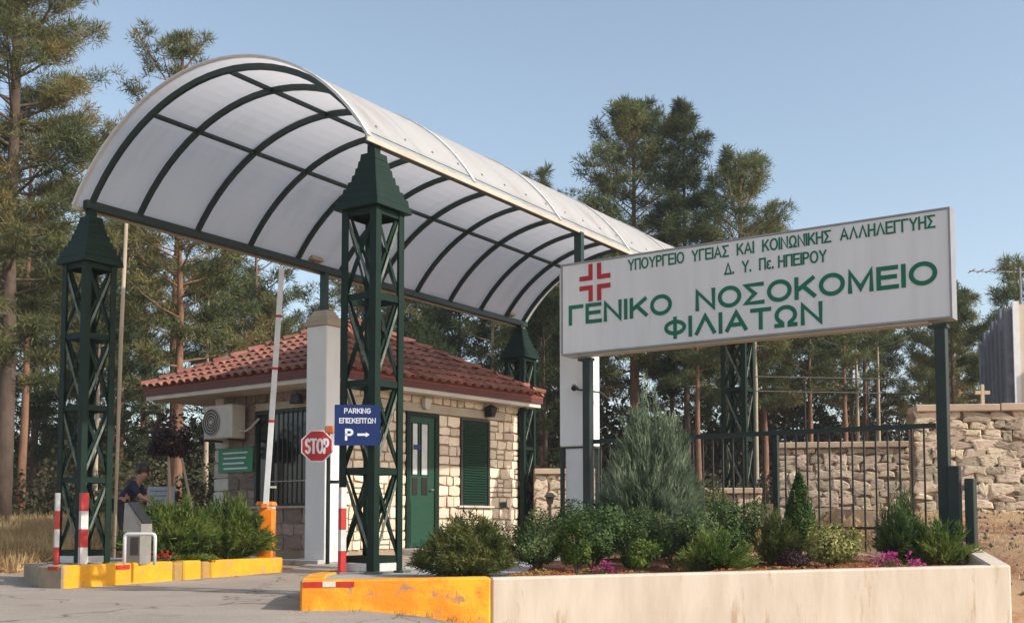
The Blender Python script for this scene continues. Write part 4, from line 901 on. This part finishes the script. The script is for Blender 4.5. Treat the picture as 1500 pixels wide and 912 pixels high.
# ------------------------------------------------------------ shrubs
def shrub(name, loc, rx, ry, h, mat, label, n=5200, leaf=.030, seed=1, lump=.22, cat='shrub', squash=1.0, base=.0, stem=True, cone=0):
    g = np.random.default_rng(seed); t = empty(name, loc, 0, label, cat)
    d = unit(g.normal(size=(n,3))); d[:,2] = d[:,2]*.9+.1
    k = 9; cc = unit(g.normal(size=(k,3))+np.array([0,0,.3])); b = np.max(np.clip(d@cc.T,0,1)**10, axis=1)
    rad = (1-lump+lump*1.3*b)*(1-g.random(n)**2.2*.55)*(1+.22*(g.random(n)>.90)*g.random(n))
    fine = 1+.10*np.sin(d[:,0]*17+seed)*np.sin(d[:,1]*15)*np.sin(d[:,2]*13)
    P = d*(rad*fine)[:,None]*np.array([rx,ry,h/2*squash])+np.array([0,0,h/2+base-(0 if cone or base else .07*h)]); P[:,2] = np.where(P[:,2] < .03, g.uniform(.01,.12,n), P[:,2]) if not base else P[:,2]
    if cone:
        q = np.clip((P[:,2]-base)/h, 0, 1); f_ = (1.15*(1-q**1.3)+.04)/np.sqrt(np.maximum(.05, 1-(2*q-1)**2)); P[:,:2] *= np.minimum(f_, 1.9)[:,None]
    if not cone: P[:,:2] *= np.where(d[:,2]<0, 1/np.maximum(.3,np.sqrt(1-np.minimum(.99,d[:,2]**2)))**.75, 1)[:,None]
    v = rhombs(g, P, unit(d+g.normal(0,.55,(n,3))+np.array([0,0,.3])), g.uniform(.6,1.3,n)*leaf)
    link('foliage', np_mesh('foliage', v, 4, mat), t)
    if stem:
        mb = MB(); r = random.Random(seed)
        for _ in range(7):
            a = r.uniform(0,6.28); mb.tube([(0,0,0),(rx*.3*math.cos(a),ry*.3*math.sin(a),h*.35),(rx*.6*math.cos(a),ry*.6*math.sin(a),h*.75)],[.012,.009,.004],5)
        mb.build('stem', M['barkdark'], t)
    return t
def spray(name, loc, rx, ry, h, mat, label, stems=90, per=70, blade=.07, wid=.012, seed=1, upr=.5, cat='shrub', spread=.35):
    """arching feathery stems from the base"""
    g = np.random.default_rng(seed); t = empty(name, loc, 0, label, cat); B = []; D = []; mb = MB()
    for i in range(stems):
        az = g.uniform(0,2*np.pi); r0 = np.sqrt(g.random()); e = np.array([np.cos(az)*rx*r0, np.sin(az)*ry*r0, 0])
        top = h*(1-r0**2*(1-upr))*g.uniform(.72,1.03)*(.92+.16*np.sin(az*3+seed))
        s_ = np.linspace(.0,1,8); pts = e[None,:]*(s_**.8)[:,None]; pts[:,2] = top*(s_**.85)
        pts += g.normal(0,.012,pts.shape)*s_[:,None]
        if i % 5 == 0: mb.tube([tuple(p) for p in pts[::3]], [.012,.007,.004], 4, cap=False)
        u = g.random(per)**.75; u = .12+.88*u; q = np.array([np.interp(u, s_, pts[:,j]) for j in range(3)]).T
        tan = unit(pts[-1]-pts[3][None,:]+np.zeros((per,3))); dr = unit(tan+g.normal(0,spread,(per,3)))
        B.append(q+g.normal(0,.018,(per,3))); D.append(dr)
    B = np.concatenate(B); D = np.concatenate(D); B[:,2] = np.maximum(B[:,2], .01); n = len(B)
    link('foliage', np_mesh('foliage', blades(g, B, D, g.uniform(.5,1.2,n)*blade, g.uniform(.7,1.3,n)*wid), 3, mat), t)
    mb.build('stem', M['barkdark'], t); return t
sz_ = soilz
def at(x, y): return (x, y, sz_(x,y)-.01)
spray('juniper_bush', (-.46,11.15,-.02), .54,.40,.62, M['olive'], 'olive juniper bush at the left end of the planter, beside the door step', 230, 95, .085, .013, 1, .28, spread=.75)
shrub('round_shrub', at(.24,11.3), .34,.30,.70, M['box'], 'round dull green shrub second from the left in the planter', 8775, .032, 2, .42)
shrub('round_shrub', at(.60,12.3), .32,.26,.68, M['boxdark'], 'dark shrub half hidden at the foot of the white boxed pillar', 6075, .035, 3, .4)
shrub('round_shrub', at(.80,11.35), .48,.36,.70, M['boxdark'], 'dense deep green shrub left of the silver cypress bush', 11070, .033, 4, .48)
shrub('low_shrub', at(.62,11.05), .22,.15,.54, M['lime'], 'yellow green shrub tips in front of the dense deep green shrub', 2600, .032, 24, .5)
shrub('low_shrub', at(1.17,10.98), .24,.18,.42, M['lime'], 'small lime green shrub near the planter wall centre', 3510, .032, 5, .5)
shrub('round_shrub', at(1.62,11.6), .52,.38,.74, M['box'], 'large rounded grey green shrub below the silver cypress bush', 12825, .034, 6, .5)
shrub('round_shrub', at(2.30,12.0), .40,.34,.76, M['boxdark'], 'dark round shrub in front of the pickets, right of the silver bush', 8910, .033, 7, .45)
spray('juniper_bush', at(1.95,11.12), .42,.26,.46, M['juniper'], 'low bright green juniper leaning over the planter wall', 110, 70, .06, .012, 8, .4)
spray('cypress_bush', at(1.52,12.7), .68,.52,1.86, M['silver'], 'tall silver green cypress bush with feathery upright sprays', 520, 125, .12, .013, 9, .18, spread=.26)
shrub('cone_shrub', at(3.07,12.25), .235,.22,1.02, M['cypress'], 'cone shaped green arborvitae in front of the iron pickets', 7000, .03, 10, .12, cone=1)
spray('juniper_bush', at(2.68,11.9), .34,.24,.62, M['olive'], 'olive feathery juniper leaning left of the cone shrub', 70, 60, .08, .012, 11, .4)
shrub('variegated_shrub', at(3.22,11.62), .36,.26,.50, M['variegated'], 'cream and green variegated shrub in front of the pickets', 3600, .035, 12, .3)
spray('conifer_shrub', at(4.05,12.0), .28,.22,.88, M['boxdark'], 'upright soft green conifer near the right end of the fence', 110, 80, .07, .012, 13, .3)
spray('juniper_bush', at(4.40,11.85), .44,.28,.50, M['juniper'], 'spreading green juniper in the right corner of the planter', 100, 70, .07, .012, 14, .35)
shrub('low_shrub', at(2.78,11.45), .18,.14,.24, M['plum'], 'small dark purple leaved plant in the planter', 1300, .028, 16, stem=False)
def flowers(loc, rx, ry, h, label, n, seed, petal='magenta'):
    g = np.random.default_rng(seed); t = empty('flower_clump', loc, 0, label, 'flowers')
    P = np.stack([g.normal(0,rx*.5,n), g.normal(0,ry*.5,n), g.uniform(.3,1,n)*h],1)
    link('foliage', np_mesh('foliage', rhombs(g, P*np.array([1.1,1.1,.7]), unit(g.normal(size=(n,3))+np.array([0,0,1])), g.uniform(.6,1.2,n)*.03), 4, M['box']), t)
    c = P[:n//4]; q = np.repeat(c, 5, 0)+g.normal(0,.008,(len(c)*5,3))+np.array([0,-.01,.02])
    link('blossom', np_mesh('blossom', rhombs(g, q, unit(g.normal(0,.5,q.shape)+np.array([0,-.7,.7])), g.uniform(.7,1.2,len(q))*.028), 4, M[petal]), t)
flowers(at(3.74,11.45), .22,.10,.18, 'magenta flower clump at the right of the variegated shrub', 250, 1)
flowers(at(4.02,11.42), .10,.06,.10, 'small magenta flower clump near the planter right corner', 110, 5)
flowers(at(.90,10.95), .10,.06,.14, 'small pink flower clump left of the lime green shrub', 130, 2)
# ground cover
g = np.random.default_rng(4); n = 9000; x = g.uniform(-.05,4.5,n); y = 10.42+.18*x+g.random(n)**1.4*.75
P = np.stack([x,y,[soilz(a,b) for a,b in zip(x,y)]],1); P[:,2] += g.random(n)*.075*(.5+.5*np.sin(x*5.1)*np.sin(x*2.3+y*3))
tag(link('ground_cover', np_mesh('ground_cover', rhombs(g, P, unit(g.normal(0,.5,(n,3))+np.array([0,-.2,1])), g.uniform(.6,1.3,n)*.032), 4, M['cover'])), kind='stuff')
# left island juniper and small plants
spray('juniper_bush', (-4.68,15.75,-.01), .72,.5,.86, M['juniper'], 'large bright green spreading juniper, left half, behind the white hoop', 250, 120, .13, .018, 21, .30, spread=.5)
spray('juniper_bush', (-4.0,16.15,-.01), .66,.5,.88, M['juniper'], 'bright green spreading juniper beside the orange barrier', 250, 120, .13, .018, 22, .30, spread=.5)
flowers((-4.42,14.75,-.01), .16,.1,.14, 'small red flowers at the foot of the bright juniper', 120, 7, 'redpetal')
shrub('low_shrub', (-4.15,15.15,-.01), .34,.12,.12, M['lime'], 'low yellow green plants behind the yellow kerb', 900, .03, 23, stem=False)
# plum tree, shrub behind fence, garden lamp
pt = shrub('plum_tree', (-6.05,20.2,-.15), .75,.6,1.15, M['plum'], 'dark purple leaved tree behind the bright juniper', 2600, .07, 31, .6, cat='tree', base=1.45, stem=False)
MB().tube([(0,0,0),(.03,0,.9),(-.02,0,1.9)], [.05,.04,.02], 7).build('trunk', M['barkpale'], pt)
MB().tube([(.42,.1,0),(.38,.1,.9),(.2,.05,1.8)], [.035,.03,.02], 7).build('trunk', M['barkpale'], pt)
shrub('yellowing_shrub', (3.1,18.6,.3), .55,.4,.95, M['olive'], 'yellowing shrub behind the pickets by the low stone wall', 4200, .05, 32)
shrub('hanging_shrub', (-4.3,30,.2), 2.2,1.0,2.0, M['leaf_dark'], 'dark leafy shrub behind the guard house', 5200, .12, 33)
gl = empty('garden_lamp', (.70,21.2,.3), 0, 'small dark reddish garden lamp against the pale stone wall', 'lamp')
MB().tube([(0,0,0),(0,0,.55)], .03, 7).build('stem', M['rustbar'], gl)
mb = MB(); mb.frustum(.55,.05,.05,.68,.08,.08); mb.frustum(.682,.12,.12,.76,.04,.04); mb.build('lamp_head', M['rustbar'], gl)

# ------------------------------------------------------------ grass and weeds
def grass(name, n, pts_fn, mat, hh, wd, seed):
    g = np.random.default_rng(seed); P = pts_fn(g, n); P = np.array([(a,b,gz(a,b)-.01) for a,b in P]); n = len(P)
    dr = unit(g.normal(0,.45,(n,3))+np.array([0,0,1])); return tag(link(name, np_mesh(name, blades(g, P, dr, g.uniform(.4,1.2,n)*hh, g.uniform(.7,1.3,n)*wd), 3, mat)), kind='stuff')
grass('dry_grass', 60000, lambda g,n: np.stack([g.uniform(-16.5,-7.0,n), 16.2+g.random(n)**1.2*10],1), M['straw'], .30, .030, 1)
grass('dry_grass', 3800, lambda g,n: np.stack([5.3+g.random(n)**1.2*4.2, g.uniform(11.5,16.9,n)],1), M['straw'], .06, .012, 2)
def strip(g, n):
    s = g.random(n); x = -1.9+6.4*s; y = np.interp(x, [-1.9,-.2,4.8],[9.86,10.08,11.0])-.02-g.random(n)**2*.5; k = (np.sin(x*6)+np.sin(x*13.7+1)) > (-.2-1.2*(x>-.1)); return np.stack([x,y],1)[k]
grass('roadside_weeds', 1100, strip, M['weed'], .09, .007, 3)
grass('dry_grass', 9000, lambda g,n: np.stack([g.uniform(1.3,5.0,n), g.uniform(15.6,19.5,n)],1), M['straw'], .14, .02, 4)
# loose pebbles and leaf litter on the bank and along the kerb
g = np.random.default_rng(14); n = 420; x = np.concatenate([g.uniform(4.9,8.5,n), g.uniform(-1.9,1.5,500)]); y = np.concatenate([g.uniform(10.2,16.8,n), g.uniform(9.2,9.85,500)])
mb = MB()
for a, b in zip(x, y):
    s_ = g.uniform(.006,.036)*g.uniform(.4,1.2)*(1.5 if a > 4.5 else .5); z = gz(a,b)-.02+s_*.4
    v = [(a+s_*dx*g.uniform(.6,1.2), b+s_*dy*g.uniform(.6,1.2), z+s_*dz*.7) for dx,dy,dz in ((1,0,0),(0,1,0),(-1,0,0),(0,-1,0),(0,0,1),(0,0,-1))]
    mb.add(v, [(0,1,4),(1,2,4),(2,3,4),(3,0,4),(1,0,5),(2,1,5),(3,2,5),(0,3,5)])
tag(mb.build('pebbles', M['shadedbrownstone']), kind='stuff')

# ------------------------------------------------------------ person leaning beyond the left island
def skin_obj(name, verts, edges, radii, mat, parent, root=0, sub=2):
    me = bpy.data.meshes.new(name); me.from_pydata(verts, edges, []); o = link(name, me, parent)
    o.modifiers.new('skin','SKIN'); o.modifiers.new('sub','SUBSURF').levels = sub
    me.skin_vertices[0].data[root].use_root = True
    for i, r in enumerate(radii): me.skin_vertices[0].data[i].radius = (r, r*(.8 if r > .1 else 1))
    dg = bpy.context.evaluated_depsgraph_get(); nm = bpy.data.meshes.new_from_object(o.evaluated_get(dg)); o.modifiers.clear(); o.data = nm
    nm.materials.clear(); nm.materials.append(mat); nm.polygons.foreach_set('use_smooth',[True]*len(nm.polygons)); return o
pe = empty('person', (-6.62,19.5,gz(-6.62,19.5)-.01), 0, 'dark haired person in navy shirt leaning forward behind the left island', 'person')
J = dict(pelvis=(0,0,.88), waist=(.07,-.02,1.01), chest=(.19,-.03,1.18), neck=(.28,-.04,1.29), head0=(.33,-.05,1.36), head1=(.37,-.06,1.45),
         lsh=(.22,-.19,1.23), lel=(.36,-.24,1.02), lwr=(.56,-.22,.92), rsh=(.21,.13,1.23), rel=(.32,.19,1.02), rwr=(.50,.14,.90),
         lhip=(.0,-.10,.86), lkn=(.05,-.11,.47), lan=(.0,-.11,.08), lto=(.16,-.12,.03), rhip=(0,.10,.86), rkn=(-.02,.11,.47), ran=(-.12,.11,.08), rto=(.04,.12,.03))
nm_ = list(J); ix = {k:i for i,k in enumerate(nm_)}
E_ = [('pelvis','waist'),('waist','chest'),('chest','neck'),('neck','head0'),('head0','head1'),('chest','lsh'),('lsh','lel'),('lel','lwr'),('chest','rsh'),('rsh','rel'),('rel','rwr'),
      ('pelvis','lhip'),('lhip','lkn'),('lkn','lan'),('lan','lto'),('pelvis','rhip'),('rhip','rkn'),('rkn','ran'),('ran','rto')]
Rr_ = dict(pelvis=.13,waist=.12,chest=.14,neck=.055,head0=.078,head1=.085,lsh=.06,lel=.042,lwr=.028,rsh=.06,rel=.042,rwr=.028,lhip=.085,lkn=.055,lan=.04,lto=.035,rhip=.085,rkn=.055,ran=.04,rto=.035)
verts = [J[k] for k in nm_]; edges_ = [(ix[a],ix[b]) for a,b in E_]; rad = [Rr_[k] for k in nm_]
for sd_, wr_ in (('l','lwr'),('r','rwr')):   # hand: palm and five fingers
    wv = Vector(J[wr_]); pv = wv+Vector((.075,0,-.01)); verts.append(tuple(pv)); rad.append(.026); pi_ = len(verts)-1; edges_.append((ix[wr_],pi_))
    for k, (dy, ln_) in enumerate(((-.030,.070),(-.012,.082),(.008,.078),(.026,.062))):
        a = pv+Vector((ln_*.55,dy,-.008)); b = pv+Vector((ln_,dy*1.1,-.03)); verts += [tuple(a),tuple(b)]; rad += [.009,.007]; edges_ += [(pi_,len(verts)-2),(len(verts)-2,len(verts)-1)]
    a = pv+Vector((-.01,-.04,.0)); b = pv+Vector((.035,-.055,-.01)); verts += [tuple(a),tuple(b)]; rad += [.010,.008]; edges_ += [(pi_,len(verts)-2),(len(verts)-2,len(verts)-1)]
skin_obj('body', verts, edges_, rad, M['skin'], pe)
def sub_skin(name, keys, es, grow, mat):
    skin_obj(name, [J[k] for k in keys], [(keys.index(a),keys.index(b)) for a,b in es], [Rr_[k]+grow for k in keys], mat, pe)
sub_skin('shirt', ['pelvis','waist','chest','lsh','lel','rsh','rel'], [('pelvis','waist'),('waist','chest'),('chest','lsh'),('lsh','lel'),('chest','rsh'),('rsh','rel')], .016, M['navy'])
sub_skin('trousers', ['pelvis','lhip','lkn','lan','rhip','rkn','ran'], [('pelvis','lhip'),('lhip','lkn'),('lkn','lan'),('pelvis','rhip'),('rhip','rkn'),('rkn','ran')], .014, M['trouser'])
bm = bmesh.new(); bmesh.ops.create_uvsphere(bm, u_segments=16, v_segments=10, radius=.102)
for v in bm.verts: v.co = Vector((v.co.x*1.05-.018, v.co.y*.92, v.co.z*1.08+.035))
bmesh.ops.delete(bm, geom=[v for v in bm.verts if v.co.z < .0 and v.co.x > -.01], context='VERTS')
me = bpy.data.meshes.new('hair'); bm.to_mesh(me); bm.free(); me.materials.append(M['hair']); link('hair', me, pe, (.365,-.06,1.435))
bm = bmesh.new(); bmesh.ops.create_uvsphere(bm, u_segments=8, v_segments=6, radius=.016); me = bpy.data.meshes.new('nose'); bm.to_mesh(me); bm.free(); me.materials.append(M['skin']); link('nose', me, pe, (.47,-.06,1.42))
for sy in (-.035,.035):
    bm = bmesh.new(); bmesh.ops.create_uvsphere(bm, u_segments=8, v_segments=6, radius=.010); me = bpy.data.meshes.new('eye'); bm.to_mesh(me); bm.free(); me.materials.append(M['hair']); link('eye', me, pe, (.453,-.06+sy,1.45))

wf = empty('wire_fence', (9.6,26.2,gz(9.6,26.2)), math.atan2(-.6,-4.2), 'thin grey rail frame among the trunks behind the rubble wall', 'fence')
for x in (0,1.5,3.0,4.4): MB().tube([(x,0,0),(x,0,2.9)], .016, 6).build('post', M['rustbar'], wf)
for z in (2.55,2.88): MB().tube([(0,.03,z),(4.4,.03,z)], .014, 5).build('rail', M['acdark'], wf)

# ------------------------------------------------------------ thin summer haze
hz = MB().box(-610, 610, -65, 710, -4, 18).mesh('haze', bpy.data.materials.new('thin haze'))
hm = hz.materials[0]; hm.use_nodes = True; nt = hm.node_tree
for n in list(nt.nodes):
    if n.type == 'BSDF_PRINCIPLED': nt.nodes.remove(n)
pv = nt.nodes.new('ShaderNodeVolumePrincipled'); pv.inputs['Color'].default_value = (.90,.91,.92,1); pv.inputs['Density'].default_value = .0008; pv.inputs['Anisotropy'].default_value = .1
nt.links.new(pv.outputs[0], [n for n in nt.nodes if n.type == 'OUTPUT_MATERIAL'][0].inputs['Volume'])
tag(link('haze', hz), kind='stuff')
